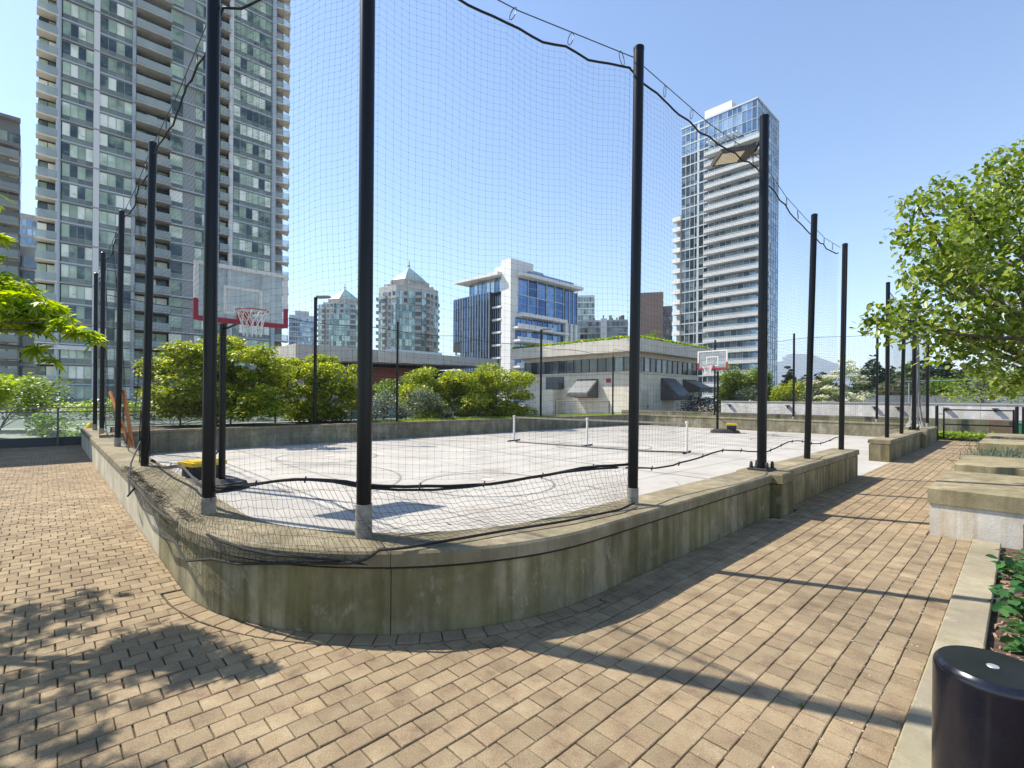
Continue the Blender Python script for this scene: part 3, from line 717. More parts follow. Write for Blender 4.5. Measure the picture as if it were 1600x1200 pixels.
for i in range(1, 6):
    q = math.radians(2+i*34/6); arcpts.append((CU-2.2*math.cos(q), CV-2.2*math.sin(q), 5.33, .86))
nodesL = [(1.1, 19.15, 5.25, .8), (1.1, 16.75, 5.36, .72), (1.1, 12.9, 5.42, .7), (1.1, 9.15, 5.44, .62)]
nodesN = [(1.1, 9.15, 5.44, .66), (1.08, 5.09, 5.36, .84), (1.77, 3.48, 5.30, .94), (4.32, 2.74, 5.20, .93)]
nodesR = [(4.32, 2.74, 5.20, .93), (7.74, 2.70, 5.30, .90), (10.02, 2.72, 5.0, .86), (12.42, 2.72, 5.0, .80)]
GL = net_surface(nodesL, .068, .001, nearnet, .07, True, bulge=-.1)
GN = net_surface(nodesN, .064, .0006, nearnet, .04, True, bulge=.0)
GR = net_surface(nodesR, .064, .0006, nearnet, .03, True)
def wavy(pts, seed, amp, n=6):
    r = random.Random(seed); out = []
    pts = [Vector(p) for p in pts]
    for A, B in zip(pts[:-1], pts[1:]):
        for k in range(n): p = A.lerp(B, k/n); out.append(p+Vector((r.uniform(-amp, amp), r.uniform(-amp, amp), r.uniform(-amp, amp))))
    out.append(pts[-1]); return out
for G, w in ((GL, .010), (GN, .014), (GR, .010)):
    m = MB(); m.tube(wavy(list(G[0, ::4])+[G[0, -1]], 3, .003, 2), .011, 6); m.build('head_rope', M['rope'], nearnet, smooth=True)
    m = MB(); m.tube(wavy(list(G[-1, ::6])+[G[-1, -1]], 5, .008, 2), w, 6); m.build('foot_rope', M['rope'], nearnet, smooth=True)
m = MB(); pp = G_b = GN[-1, ::5]; m.tube([Vector(p)+Vector((0, -.012, .018*math.sin(i*.9)-.012)) for i, p in enumerate(pp)], .011, 6); m.build('foot_rope', M['rope'], nearnet, smooth=True)
for G in (GL, GN, GR):                                # lashings round the foot ropes
    for i in range(8, G.shape[1]-3, 9):
        m = MB(); p = Vector(G[-1, i]); m.tube([p+Vector((0, 0, -.022)), p+Vector((.006, -.02, 0)), p+Vector((.01, 0, .026))], .007, 5); m.build('lashing', M['rope'], nearnet)
# support cable and rings along the pole tops
ks = ['m4', 'm3', 'm2', 'm1', 'p0', 'p1', 'p2', 'p3', 'p4', 'p5']
lz = {'p3': 5.30}
cb = MB()
rings = []
for A, B in zip(ks[:-1], ks[1:]):
    a0 = Vector(W(POLES[A][0]+(.055 if A in 'm4m3m2m1p0' else .03), POLES[A][1]+(.0 if A in 'm4m3m2m1p0' else .05), lz.get(A, POLES[A][2])-.05)); a1 = Vector(W(POLES[B][0]+(.055 if B in 'm4m3m2m1p0' else .03), POLES[B][1]+(.0 if B in 'm4m3m2m1p0' else .05), lz.get(B, POLES[B][2])-.05))
    cb.tube([a0, a0.lerp(a1, .5)-Vector((0, 0, .07)), a1], .005, 5)
cb.build('support_cable', M['cable'], nearnet)
for A, B in zip(ks[:-1], ks[1:]):
    a0 = Vector(W(POLES[A][0], POLES[A][1], lz.get(A, POLES[A][2]))); a1 = Vector(W(POLES[B][0], POLES[B][1], lz.get(B, POLES[B][2])))
    inn = Vector(W(9, 9))-a0; inn.z = 0; inn.normalize(); L = (a1-a0).length; n = int(L/.62); t_ = (a1-a0).normalized()
    for i in range(1, n+1):
        q = i*.62/L
        if q > .97: continue
        c = a0.lerp(a1, q)+inn*.062-Vector((0, 0, .105+.07*4*q*(1-q))); w_ = rng.uniform(.012, .03)
        rg = MB(); tl = rng.uniform(-.03, .03)
        rg.tube([c+t_*(w_*math.cos(k)+tl*math.sin(k))+Vector((0, 0, .068*math.sin(k))) for k in [k*math.pi/5 for k in range(11)]], .004, 4, cap=False)
        rg.build('hanging_ring', M['cable'], nearnet)
m = MB(); p = W(12.42, 2.66, 4.9); m.tube([p, W(12.30, 2.64, 4.2), W(12.26, 2.64, 3.2), W(12.3, 2.66, 2.0)], .008, 5); m.build('loose_cord', M['rope'], nearnet)
# loose apron draped over the cap stones
def cylpt(px, py, R):
    r, y = der(px, py); du = r*S_+C_; dv = -r*C_+S_
    A = du*du+dv*dv; B = -2*(du*CU+dv*CV); Cc = CU*CU+CV*CV-R*R; D = max(B*B-4*A*Cc, 0)
    Y = (-B-D**.5)/(2*A); return (Y*du, Y*dv, h_-(y-H_)*Y/f_)
low = [(.80, 7.55, .50), (.79, 6.7, .40), (.79, 5.9, .46), (.79, 5.4, .36), (.80, 4.9, .42), (.82, 4.6, .33), cylpt(330, 873, R0+.05), cylpt(370, 881, R0+.05), cylpt(420, 880, R0+.05), cylpt(480, 880, R0+.05), cylpt(545, 880, R0+.05), cylpt(575, 873, R0+.05),
       cylpt(598, 862, R0+.045), (1.86, 2.94, .606), (2.15, 2.88, .608), (2.61, 2.80, .608), (3.2, 2.66, .612), (3.9, 2.60, .612), (4.26, 2.66, .62)]
def resamp(P, n):
    P = np.array(P, float); d = np.r_[0, np.cumsum(np.linalg.norm(np.diff(P, axis=0), axis=1))]; s = np.linspace(0, d[-1], n); return np.stack([np.interp(s, d, P[:, k]) for k in range(3)], 1)
NA = 150
lowp = resamp(low, NA)
topn = [(1.06, 9.0, .64), (1.02, 7.6, .72), (1.0, 6.4, .78), (1.0, 5.2, .84), (1.07, 4.7, .87), (1.25, 4.15, .90), (1.48, 3.75, .92), (1.75, 3.42, .93), (2.4, 3.22, .92), (3.3, 2.96, .92), (4.3, 2.68, .93)]
_q = GN[-1, 2:]; topp = resamp([(p[0]*S_+p[1]*C_, -p[0]*C_+p[1]*S_, p[2]) for p in _q], NA)
edge = []
for (u, v, z), (ul, vl, zl) in zip(topp, lowp):
    # where the net passes the outer top edge of the cap
    if vl > CV: e = (U0-.045, (v+vl)/2, .60)
    else:
        d = math.hypot(ul-CU, vl-CV)
        if zl > .59: e = ((u+ul)/2, (v+vl)/2, .66)
        else: e = (CU+(ul-CU)/d*(R0+.045), CV+(vl-CV)/d*(R0+.045), .60)
    edge.append(e)
edge = np.array(edge); rows_ = []
for k in range(13):
    f = k/12
    if f < .6: q = f/.6; P = topp+(edge-topp)*q; P[:, 2] -= .10*np.sin(q*np.pi)*np.clip((topp[:, 2]-.6)*2, 0, 1)*.4
    else: q = (f-.6)/.4; P = edge+(lowp-edge)*q
    rows_.append(P)
A_ = np.array(rows_); A_[1:-1] += nr.normal(0, .006, A_[1:-1].shape)
A_[:, :, 2] = np.maximum(A_[:, :, 2], np.where(lowp[None, :, 2] > .57, .600, .0))
GA = np.stack((A_[..., 0]*S_-A_[..., 1]*C_, A_[..., 0]*C_+A_[..., 1]*S_, A_[..., 2]), 2)
V1, F1 = strand_geo(GA, .0015); V2, F2 = strand_geo(np.swapaxes(GA, 0, 1), .0015)
npmesh('loose_apron', np.concatenate([V1, V2]), np.concatenate([F1, F2+len(V1)]), M['strand'], nearnet)
m = MB(); m.tube([tuple(p) for p in GA[-1, ::2]], .011, 6); m.build('apron_rope', M['rope'], nearnet, smooth=True)
rope_shade_path = [(.805, 8.2, .56), (.80, 6.0, .52), (.80, 5.3, .55), cylpt(345, 845, R0+.05), cylpt(385, 858, R0+.05), cylpt(430, 867, R0+.05), cylpt(520, 873, R0+.045)]+[(CU-(R0+.013)*math.cos(q), CV-(R0+.013)*math.sin(q), .466) for q in [math.radians(d_) for d_ in range(50, 91, 4)]]+[(4.0, V0-.013, .466), (6.9, V0-.013, .466)]
m = MB(); m.tube([W(*p) for p in rope_shade_path], [.012]*7+[.009]*(len(rope_shade_path)-7), 6); m.build('slack_rope', M['rope'], nearnet, smooth=True)  # slack rope, then a thinner black run standing in for the groove's shade
m = MB(); m.tube([W(*p) for p in [(1.04, 9.1, .95), (.86, 8.4, .72), (.80, 8.0, .55), (.78, 7.75, .40), (.74, 7.5, .42), (.80, 7.45, .52)]], .011, 6); m.build('slack_rope', M['rope'], nearnet, smooth=True)
# bunched net lying on the left cap
m = MB(); rr = random.Random(5)
for k in range(150):
    v = rr.uniform(4.7, 8.9); u = .86+rr.gauss(0, .035)+(0 if v > 5.5 else (5.5-v)*.06); z = .595+abs(rr.gauss(0, .014)); pts = []
    A_ph = rr.uniform(0, 6)
    for q in range(9): pts.append(W(u+.028*math.sin(q*.9+A_ph)+rr.gauss(0, .006), v+q*.022, max(.586, z+.012*math.sin(q*1.4+A_ph))))
    m.tube(pts, .0016, 3)
m.build('bunched_net', M['strand'], nearnet, kind='stuff')
m = MB(); rr = random.Random(9)
for k in range(60):                                    # twisted bundle tied to the second left pole
    z = rr.uniform(.6, 1.15); q = rr.uniform(0, 6.28); R_ = .07; pts = []
    for i in range(5): pts.append(W(1.1+math.cos(q)*R_, 9.15+math.sin(q)*R_, z)); q += .25; z += .1; R_ *= .95
    m.tube(pts, .0022, 4)
m.build('bunched_net', M['strand'], nearnet, kind='stuff')
def flat_net(t, A, B, z0, z1, cell, r):
    A = np.array(A); B = np.array(B); L = np.linalg.norm(B-A); n = int(L/cell); k = int((z1-z0)/cell)
    c = np.linspace(0, 1, n+1); zz = np.linspace(z0, z1, k+1)
    P = A[None]+(B-A)[None]*c[:, None]; w = .05*np.sin(c*17)
    G = np.zeros((k+1, n+1, 3)); G[..., 0] = (P[:, 0]*S_-P[:, 1]*C_)[None]+w[None]*.3; G[..., 1] = (P[:, 0]*C_+P[:, 1]*S_)[None]
    G[..., 2] = zz[:, None]-.14*(4*((c*L/4) % 1)*(1-(c*L/4) % 1))[None]*(zz[:, None]-z0)/(z1-z0)
    V1, F1 = strand_geo(G[:, ::6], r); V2, F2 = strand_geo(np.swapaxes(G, 0, 1)[:, ::k//3], r)
    npmesh('net_mesh', np.concatenate([V1, V2]), np.concatenate([F1, F2+len(V1)]), M['strand'], t)
    m = MB(); m.tube([tuple(p) for p in G[-1, ::12]], .011, 5); m.build('head_rope', M['rope'], t)
    m = MB(); m.tube([tuple(p) for p in G[0, ::12]], .009, 5); m.build('foot_rope', M['rope'], t)
farnet = thing('court_net', 'distant netting along the far end and back of the court', 'netting', W(27.2, 17.2, .65))
flat_net(farnet, (1.2, 17.2), (24.9, 17.2), .8, 4.35, .09, .0016)
flat_net(farnet, (24.9, 17.2), (27.2, 15.2), .8, 4.6, .09, .0016)
flat_net(farnet, (27.2, 15.2), (27.2, 2.8), .8, 4.75, .09, .0018)
shortnet = thing('court_net', 'short stretch of netting on the poles between the opening and the gate', 'netting', W(21, 2.72, .6))
flat_net(shortnet, (17.5, 2.74), (26.0, 2.74), .8, 4.85, .07, .0016)
m = MB(); rr = random.Random(3)
c0 = W(24.0, 2.85, 0)
for k in range(110):
    q = rr.uniform(0, 6.28); pts = []
    for z, R_ in ((4.6, .05), (3.6, .09), (2.6, .12), (1.6, .15), (.9, .22), (.64, .34)): pts.append((c0[0]+math.cos(q)*R_*rr.uniform(.6, 1), c0[1]+math.sin(q)*R_*rr.uniform(.6, 1), z))
    m.tube(pts, .006, 3, cap=False)
m.build('gathered_net', mat('pale_twine', (.42, .41, .38), .8), shortnet, kind='stuff')

# ------------------------------------------------------------------ basketball hoops
def hoop(label, c, du, pole_c, boxc, zt, zb, w, H1=3.0, grp=None):
    """c: board centre (u, v); du: unit vector along board (u, v); front = direction the rim points to"""
    t = thing('basketball_hoop', label, 'basketball hoop', W(*pole_c, 0), 'portable basketball hoops')
    d = Vector((du[0]*S_-du[1]*C_, du[0]*C_+du[1]*S_, 0)).normalized(); fr = Vector((d.y, -d.x, 0))
    pc = Vector(W(*pole_c)); c = Vector(W(*c))
    if (c-pc).dot(fr) < 0: fr = -fr
    def bx(m, x0, x1, y0, y1, z0, z1): m.hexa([c+d*x+fr*y+Vector((0, 0, z)) for z in (z0, z1) for x, y in ((x0, y0), (x1, y0), (x1, y1), (x0, y1))])
    w2 = w/2
    m = MB(); bx(m, -w2+.03, w2-.03, 0, .012, zb+.03, zt-.03); bd = m.build('backboard', M['boardwhite'], t)
    zs = zb+(zt-zb)*.36
    m = MB(); bx(m, -w2, -w2+.06, -.012, .03, zs, zt); bx(m, w2-.06, w2, -.012, .03, zs, zt); bx(m, -w2+.06, w2-.06, -.012, .03, zt-.06, zt); m.build('board_frame', M['frame_w'], t)
    m = MB(); bx(m, -w2-.006, -w2+.058, -.016, .034, zb, zs); bx(m, w2-.058, w2+.006, -.016, .034, zb, zs); bx(m, -w2+.058, w2-.058, -.016, .034, zb-.01, zb+.065); m.build('board_padding', M['red'], t)
    m = MB(); s0, s1, q0, q1 = -.29, .29, zb+.14, zb+.60
    for a_ in ((s0, s0+.045, q0, q1), (s1-.045, s1, q0, q1), (s0+.045, s1-.045, q0, q0+.045), (s0+.045, s1-.045, q1-.045, q1)): bx(m, a_[0], a_[1], .013, .018, a_[2], a_[3])
    m.build('target_square', M['frame_w'], t)
    m = MB(); rc = c+fr*.50+Vector((0, 0, zb+.16))
    ring = [rc+Vector((math.cos(q), math.sin(q), 0))*.228 for q in [k*math.pi/16 for k in range(33)]]
    m.tube(ring, .009, 6, cap=False)
    for s in (-.09, .09): m.tube([c+d*s+fr*.03+Vector((0, 0, zb+.14)), rc-fr*.2+d*s], .010, 5)
    bx(m, -.1, .1, .02, .035, zb+.06, zb+.2); m.build('rim', M['rim'], t)
    m = MB(); rad = [.222, .19, .155, .135, .13]; zz = [0, -.1, -.2, -.3, -.40]; n = 12
    for k in range(n):
        for sgn in (1, -1):
            m.tube([rc+Vector((math.cos(q), math.sin(q), 0))*r_+Vector((0, 0, z)) for r_, z, q in [(rad[i], zz[i], 2*math.pi*(k+sgn*i*.5)/n) for i in range(5)]], .006, 4, cap=False)
    m.build('hoop_net', M['netwhite'], t)
    pt = pc+Vector((0, 0, H1))
    m = MB(); m.tube([pc+Vector((0, 0, .08)), pc+Vector((0, 0, 1.6)), pt], .055, 12); m.build('post', M['black'], t, smooth=True)
    m = MB()
    for s in (-.26, .26):
        m.tube([pt+Vector((0, 0, -.1)), c+d*s-fr*.03+Vector((0, 0, zb+.2))], .02, 6); bx(m, s-.028, s+.028, -.045, -.013, zt-.34, zt-.06)
    m.build('bracket', M['black'], t)
    m = MB(); m.tube([pc+Vector((0, 0, .9))-fr*.03, pc+Vector((0, 0, 2.3))-fr*.10], .03, 8); m.tube([pc-fr*.1+Vector((0, 0, 2.3)), pc-fr*.02+Vector((0, 0, 2.9))], .018, 6); m.build('strut', M['black'], t)
    bc = Vector(W(*boxc)); ax_ = (bc-pc); ax_.z = 0; ax_.normalize(); ay_ = Vector((-ax_.y, ax_.x, 0))
    def fb(m, prof, z0, z1, o=pc, k=.9):
        n = len(prof); V = [o+ax_*x+ay_*y+Vector((0, 0, z0)) for x, y in prof]+[o+ax_*(x*k+.25*(1-k))+ay_*y*k+Vector((0, 0, z1)) for x, y in prof]
        m.add(V, [tuple(range(n-1, -1, -1)), tuple(range(n, 2*n))]+[(i, (i+1) % n, n+(i+1) % n, n+i) for i in range(n)])
    m = MB(); pr = [(-.35, -.18), (-.25, -.36), (.2, -.42), (.75, -.42), (.98, -.3), (1.05, 0), (.98, .3), (.75, .42), (.2, .42), (-.25, .36), (-.35, .18)]
    fb(m, pr, 0., .13, k=.9); fb(m, [(x*.8+.05, y*.75) for x, y in pr], .13, .18, k=.85); m.build('water_base', M['blackmatt'], t)
    m = MB(); br = [(.42, -.25), (.85, -.25), (.85, .25), (.42, .25)]; fb(m, br, .18, .38, k=.98); m.build('weight_crate', M['blackmatt'], t)
    m = MB(); br = [(.38, -.3), (.89, -.3), (.89, .3), (.38, .3)]; fb(m, br, .38, .45, k=1.); fb(m, [(.44, -.24), (.83, -.24), (.83, .24), (.44, .24)], .45, .47, k=1.); m.build('crate_lid', M['yellow'], t)
    m = MB(); m.tube([pc+ax_*.45+Vector((0, 0, .42)), pc+Vector((0, 0, .75))], .015, 6); m.build('brace', M['black'], t)
    return t
hoop('near basketball hoop with red edged clear board behind the thick pole', (2.375, 8.95), (1.0, 0.), (2.27, 9.75), (1.95, 10.9), 3.76, 2.83, 1.40, 2.9)
hoop('distant basketball hoop with red edged board at the far end of the court', (22.7, 10.14), (.0, 1.), (23.9, 10.4), (24.2, 9.7), 3.93, 3.05, 1.42, 3.0)

# ------------------------------------------------------------------ portable court net
pn = thing('portable_net', 'portable white taped game net standing across the middle of the court', 'game net', W(13.5, 10.3))
NP = [(12.89, 13.36), (13.48, 10.36), (14.11, 7.07)]
dn = Vector(W(*NP[2]))-Vector(W(*NP[0])); dn.normalize(); pnrm = Vector((-dn.y, dn.x, 0))
for (u, v) in NP:
    c = Vector(W(u, v)); m = MB(); m.tube([c, c+Vector((0, 0, .92))], .035, 8); m.tube([c+Vector((0, 0, .9)), c+Vector((0, 0, .97))], .05, 8); m.build('net_post', M['frame_w'], pn, smooth=True)
    m = MB(); m.tube([c-pnrm*.4+Vector((0, 0, .025)), c+pnrm*.4+Vector((0, 0, .025))], .025, 6); m.build('foot', M['blackmatt'], pn)
A = Vector(W(*NP[0])); B = Vector(W(*NP[2]))
m = MB()
q_ = [A+Vector((0, 0, .03))-pnrm*.0, A+dn*.5-pnrm*.5+Vector((0, 0, .03)), B-dn*1.0-pnrm*.5+Vector((0, 0, .03)), B+Vector((0, 0, .03))]
m.tube(q_, .02, 6); m.build('base_bar', M['blackmatt'], pn)
m = MB(); mid = NP[1]
for P0, P1 in ((NP[0], NP[1]), (NP[1], NP[2])):
    a0, a1 = Vector(W(*P0)), Vector(W(*P1)); m.hexa([a0+Vector((0, 0, .87))-pnrm*.008, a1+Vector((0, 0, .86))-pnrm*.008, a1+Vector((0, 0, .86))+pnrm*.008, a0+Vector((0, 0, .87))+pnrm*.008, a0+Vector((0, 0, .93))-pnrm*.008, a1+Vector((0, 0, .92))-pnrm*.008, a1+Vector((0, 0, .92))+pnrm*.008, a0+Vector((0, 0, .93))+pnrm*.008])
m.build('top_tape', M['sleeve'], pn)
m = MB(); L = (B-A).length
for k in range(int(L/.05)): p = A+dn*(k*.05); m.tube([p+Vector((0, 0, .2)), p+Vector((0, 0, .87))], .0014, 3, False)
for k in range(14): m.tube([A+Vector((0, 0, .2+k*.05)), B+Vector((0, 0, .2+k*.05))], .0014, 3, False)
m.build('net_mesh', M['strand'], pn)

# ------------------------------------------------------------------ things at the left
for k, (p0, p1, lab) in enumerate([((172, 612), (212, 712), 'longer orange timber leaning left against the net pole'), ((193, 610), (204, 704), 'shorter orange timber standing upright beside the leaning one')]):
    b0 = Vector(W(1.45, 12.1 if k == 0 else 12.6, 0)); t0 = Vector(at(p0[0], p0[1], W(1.3, 13.3)[1] if k == 0 else W(1.3, 12.8)[1]))
    b0 = Vector(at(p1[0]+10, 735, W(1.5, 11.8 if k == 0 else 12.3)[1])); b0.z = 0
    m = MB(); ax = (t0-b0).normalized(); x_ = ax.cross(Vector((0, 1, 0))).normalized(); y_ = ax.cross(x_)
    m.hexa([b0+x_*a_*.028+y_*b_*.018 for a_, b_ in ((-1, -1), (1, -1), (1, 1), (-1, 1))]+[t0+x_*a_*.028+y_*b_*.018 for a_, b_ in ((-1, -1), (1, -1), (1, 1), (-1, 1))])
    o = m.build('timber', M['orange'], loc=b0); tag(o, lab, 'timber')
m = MB(); c = at(141, 692, 15.6); m.lathe((c[0], c[1], .15), [(.12, 0), (.19, .12), (.17, .4), (.08, .55), (.03, .6)], 14); o = m.build('bag', M['yellow'], smooth=True, loc=Vector((c[0], c[1], .15))); tag(o, 'small orange bag hanging on the glass railing beside the left wall', 'bag')
# glass balustrade
rail = thing('glass_balustrade', 'grey framed glass balustrade along the terrace edge behind the court', 'railing', W(0, 21.2))
u = -6.2
posts = []
while u < 22: posts.append(u); u += 1.63
for i, u in enumerate(posts):
    m = MB(); m.box(u-.03, u+.03, 21.15, 21.21, -.03, 1.20); m.build('rail_post', M['grey_metal'], rail)
    if i:
        m = MB(); m.box(posts[i-1]+.035, u-.035, 21.175, 21.187, .30, 1.06); m.build('glass_pane', M['glass'], rail)
        m = MB(); m.box(posts[i-1]+.032, u-.032, 21.16, 21.2, 1.065, 1.10); m.build('mid_rail', M['grey_metal'], rail)
m = MB(); m.box(posts[0]-.1, posts[-1]+.1, 21.13, 21.23, 1.20, 1.24); m.build('top_rail', M['sleeve'], rail)
m = MB(); m.box(posts[0]-.1, posts[-1]+.1, 21.24, 21.6, -.05, .27); m.build('plinth', M['darkgrey'], rail)
# unseen block added beyond the left edge, sized for its shadow on the path
m = MB(); m.box(-8, -1.75, 21.9, 27.4, -.1, 8.0); o = m.build('shade_block', M['slab'], loc=Vector(W(-5, 24))); tag(o, 'plain concrete block added unseen just beyond the left edge to shade the path', 'building')
#END_PART1
# ================================================================== BUILDINGS
class Fac:
    """a facade plane: start (u, v), direction along it, outward normal (both in court axes)"""
    def __init__(s, o, d, n): s.o, s.d, s.n = o, d, n
    def P(s, t, dd, z): return W(s.o[0]+s.d[0]*t+s.n[0]*dd, s.o[1]+s.d[1]*t+s.n[1]*dd, z)
    def box(s, m, t0, t1, d0, d1, z0, z1):
        m.hexa([s.P(t, d, z) for z in (z0, z1) for t, d in ((t0, d0), (t1, d0), (t1, d1), (t0, d1))])
    def pane(s, m, t0, t1, d, z0, z1, tl=0.):
        m.quad(s.P(t0, d, z0), s.P(t1, d, z0), s.P(t1, d+tl, z1), s.P(t0, d+tl, z1))
def panes_as_objects(F, lst, matp, t, name, limit, restname=None):
    """lst of (t0, t1, d, z0, z1); panes of one size share a mesh"""
    cache = {}; base = Vector(t.location)
    for (t0, t1, d, z0, z1) in lst[:limit]:
        key = (round(t1-t0, 2), round(z1-z0, 2))
        if key not in cache:
            me = bpy.data.meshes.new(name); o = Vector(F.P(0, 0, 0))
            me.from_pydata([tuple(Vector(F.P(x, y, z))-o) for z, y in ((0, 0), (key[1], .012)) for x in (0, key[0])]+[tuple(Vector(F.P(x, y, z))-o) for z, y in ((0, -.05), (key[1], -.038)) for x in (0, key[0])],
                           [], [(0, 1, 3, 2), (0, 4, 5, 1), (2, 3, 7, 6), (0, 2, 6, 4), (1, 5, 7, 3)])
            me.materials.append(matp); cache[key] = me
        ob = link(name, cache[key], t); ob.location = Vector(F.P(t0, d, z0))-base
    if len(lst) > limit:
        m = MB()
        for (t0, t1, d, z0, z1) in lst[limit:]: F.pane(m, t0, t1, d, z0, z1, rng.uniform(-.015, .02))
        m.build(restname or name, matp, t, kind='stuff')

# ---- big left apartment tower
t1 = thing('apartment_tower', 'huge grey glass apartment tower with stacked balconies filling the left', 'apartment tower', W(-.85, 90.5))
F1 = Fac((-.85, 90.5), (1, 0), (0, -1)); FH = 2.76; N0 = -2; NF = 31; ZB = .25
m = MB(); F1.box(m, .1, 31.2, -16, -1.35, -8, NF*FH); m.build('wall', M['core'], t1)
o_ = .85
bays = [(-.85, 1.15, 'balc', 2), (1.55, 4.80, 'glass', 4), (5.45, 9.1, 'glass', 4), (9.5, 13.7, 'deep', 3), (13.7, 15.4, 'glass', 1), (15.4, 17.0, 'wall', 0), (17.0, 19.9, 'glass', 3), (19.9, 20.4, 'wall', 0), (20.4, 21.7, 'balc2', 1), (22.4, 28.2, 'glass', 6), (29.2, 30.7, 'corner', 1)]
upper, spand = [], []
mul = MB(); rail = MB()
for k in range(N0, NF):
    z = ZB+k*FH
    for (a0, a1, ty, n) in bays:
        a0 += o_; a1 += o_
        if ty == 'glass':
            w = (a1-a0)/n
            for i in range(n):
                x0, x1 = a0+i*w+.03, a0+(i+1)*w-.03
                spand.append((x0, x1, -.02, z+.12, z+.74)); upper.append((x0, x1, -.01, z+.82, z+2.5))
                F1.box(mul, x1, x1+.06, -.12, .05, z+.1, z+2.52)
                if (i+k*3) % 5 == 1: F1.box(mul, x0+w*.3, x1-w*.1, 0, .04, z+1.30, z+1.35)
            F1.box(mul, a0, a1, -.12, .045, z+.74, z+.82); F1.box(mul, a0, a1, -.12, .05, z+2.5, z+2.58)
        elif ty == 'wall':
            mm = mul; F1.box(mm, a0, a1, -.1, .02, z+.1, z+2.6)
        elif ty in ('balc', 'balc2', 'deep', 'corner'):
            w = (a1-a0)/n
            for i in range(n): upper.append((a0+i*w+.04, a0+(i+1)*w-.04, -1.3, z+.15, z+2.4))
for k in range(N0, NF):
    z = ZB+k*FH
    m = MB(); F1.box(m, 2.2, 10.35, -1.4, .12 if k % 2 else .28, z-.12, z+.10); m.build('floor_slab', M['mull_l'] if k % 2 else M['mull'], t1)
    m = MB(); F1.box(m, 14.6, 21.2, -1.4, .12 if k % 2 else .5, z-.12, z+.10); F1.box(m, 23.2, 29.2, -1.4, .1, z-.12, z+.10); m.build('floor_slab', M['mull_l'], t1)
    for (a0, a1, dd, sm, so_) in ((-.15, 2.05, .35, M['t1beige'], M['balcglass']), (10.3, 14.65, 1.1, M['slab'], M['balcglass']), (21.2, 22.6, .75, M['slab'], M['balcglass'])):
        m = MB(); F1.box(m, a0, a1, -1.4, dd, z-.13, z+.08); bl = m.build('balcony', sm, t1)
        m = MB(); F1.box(m, a0+.03, a1-.03, dd-.07, dd-.04, z+.14, z+1.08); m.build('glass_rail', so_, bl)
        m = MB(); F1.box(m, a0, a1, dd-.08, dd-.03, z+1.08, z+1.13); m.build('handrail', M['mull_l'], bl)
    # pointed corner balcony
    m = MB(); V = [F1.P(*p) for p in ((29.3, -.6, z-.12), (29.3, .25, z-.12), (31.9, .95, z-.12), (32.6, -1.8, z-.12), (29.3, -.6, z+.06), (29.3, .25, z+.06), (31.9, .95, z+.06), (32.6, -1.8, z+.06))]
    m.hexa(V); bl = m.build('balcony', M['t1beige'], t1)
    m = MB(); A_1, B_1, C_1 = (29.4, .2), (31.85, .9), (32.5, -1.7)
    for P0, P1 in ((A_1, B_1), (B_1, C_1)): m.quad(F1.P(*P0, z+.1), F1.P(*P1, z+.1), F1.P(*P1, z+1.1), F1.P(*P0, z+1.1))
    m.build('glass_rail', M['balcglass'], bl)
m = MB(); F1.box(m, 5.65, 6.3, -.4, .25, -8, NF*FH); m.build('column', M['t1col'], t1)
m = MB(); m.tube([F1.P(2.05, .05, -8), F1.P(2.05, .05, NF*FH)], .28, 12); m.build('column', M['mull_l'], t1, smooth=True)
m = MB(); F1.box(m, 9.95, 10.35, -.5, .22, -8, NF*FH); m.build('column', M['mull_l'], t1)
m = MB(); F1.box(m, 22.6, 23.2, -.5, .12, -8, NF*FH); m.build('column', M['t1col'], t1)
m = MB(); m.tube([F1.P(29.5, .1, -8), F1.P(29.5, .1, NF*FH)], .36, 14); m.build('column', M['mull_l'], t1, smooth=True)
m = MB(); F1.box(m, 29.2, 31.4, -3, -1.2, -8, NF*FH); m.build('corner_wall', M['t1wall'], t1)
m = MB(); F1.box(m, .0, 5.6, -.3, .55, 7.7, 8.25); m.build('white_ledge', M['slab_white'], t1)
upper.sort(key=lambda q: (q[3] < 2, q[3] > 52, -(q[1]-q[0])))
panes_as_objects(F1, upper, M['win_green'], t1, 'window_pane', 298)
panes_as_objects(F1, spand, M['win_spand'], t1, 'spandrel_panel', 0)
mul.build('mullion', M['mull'], t1, kind='stuff')

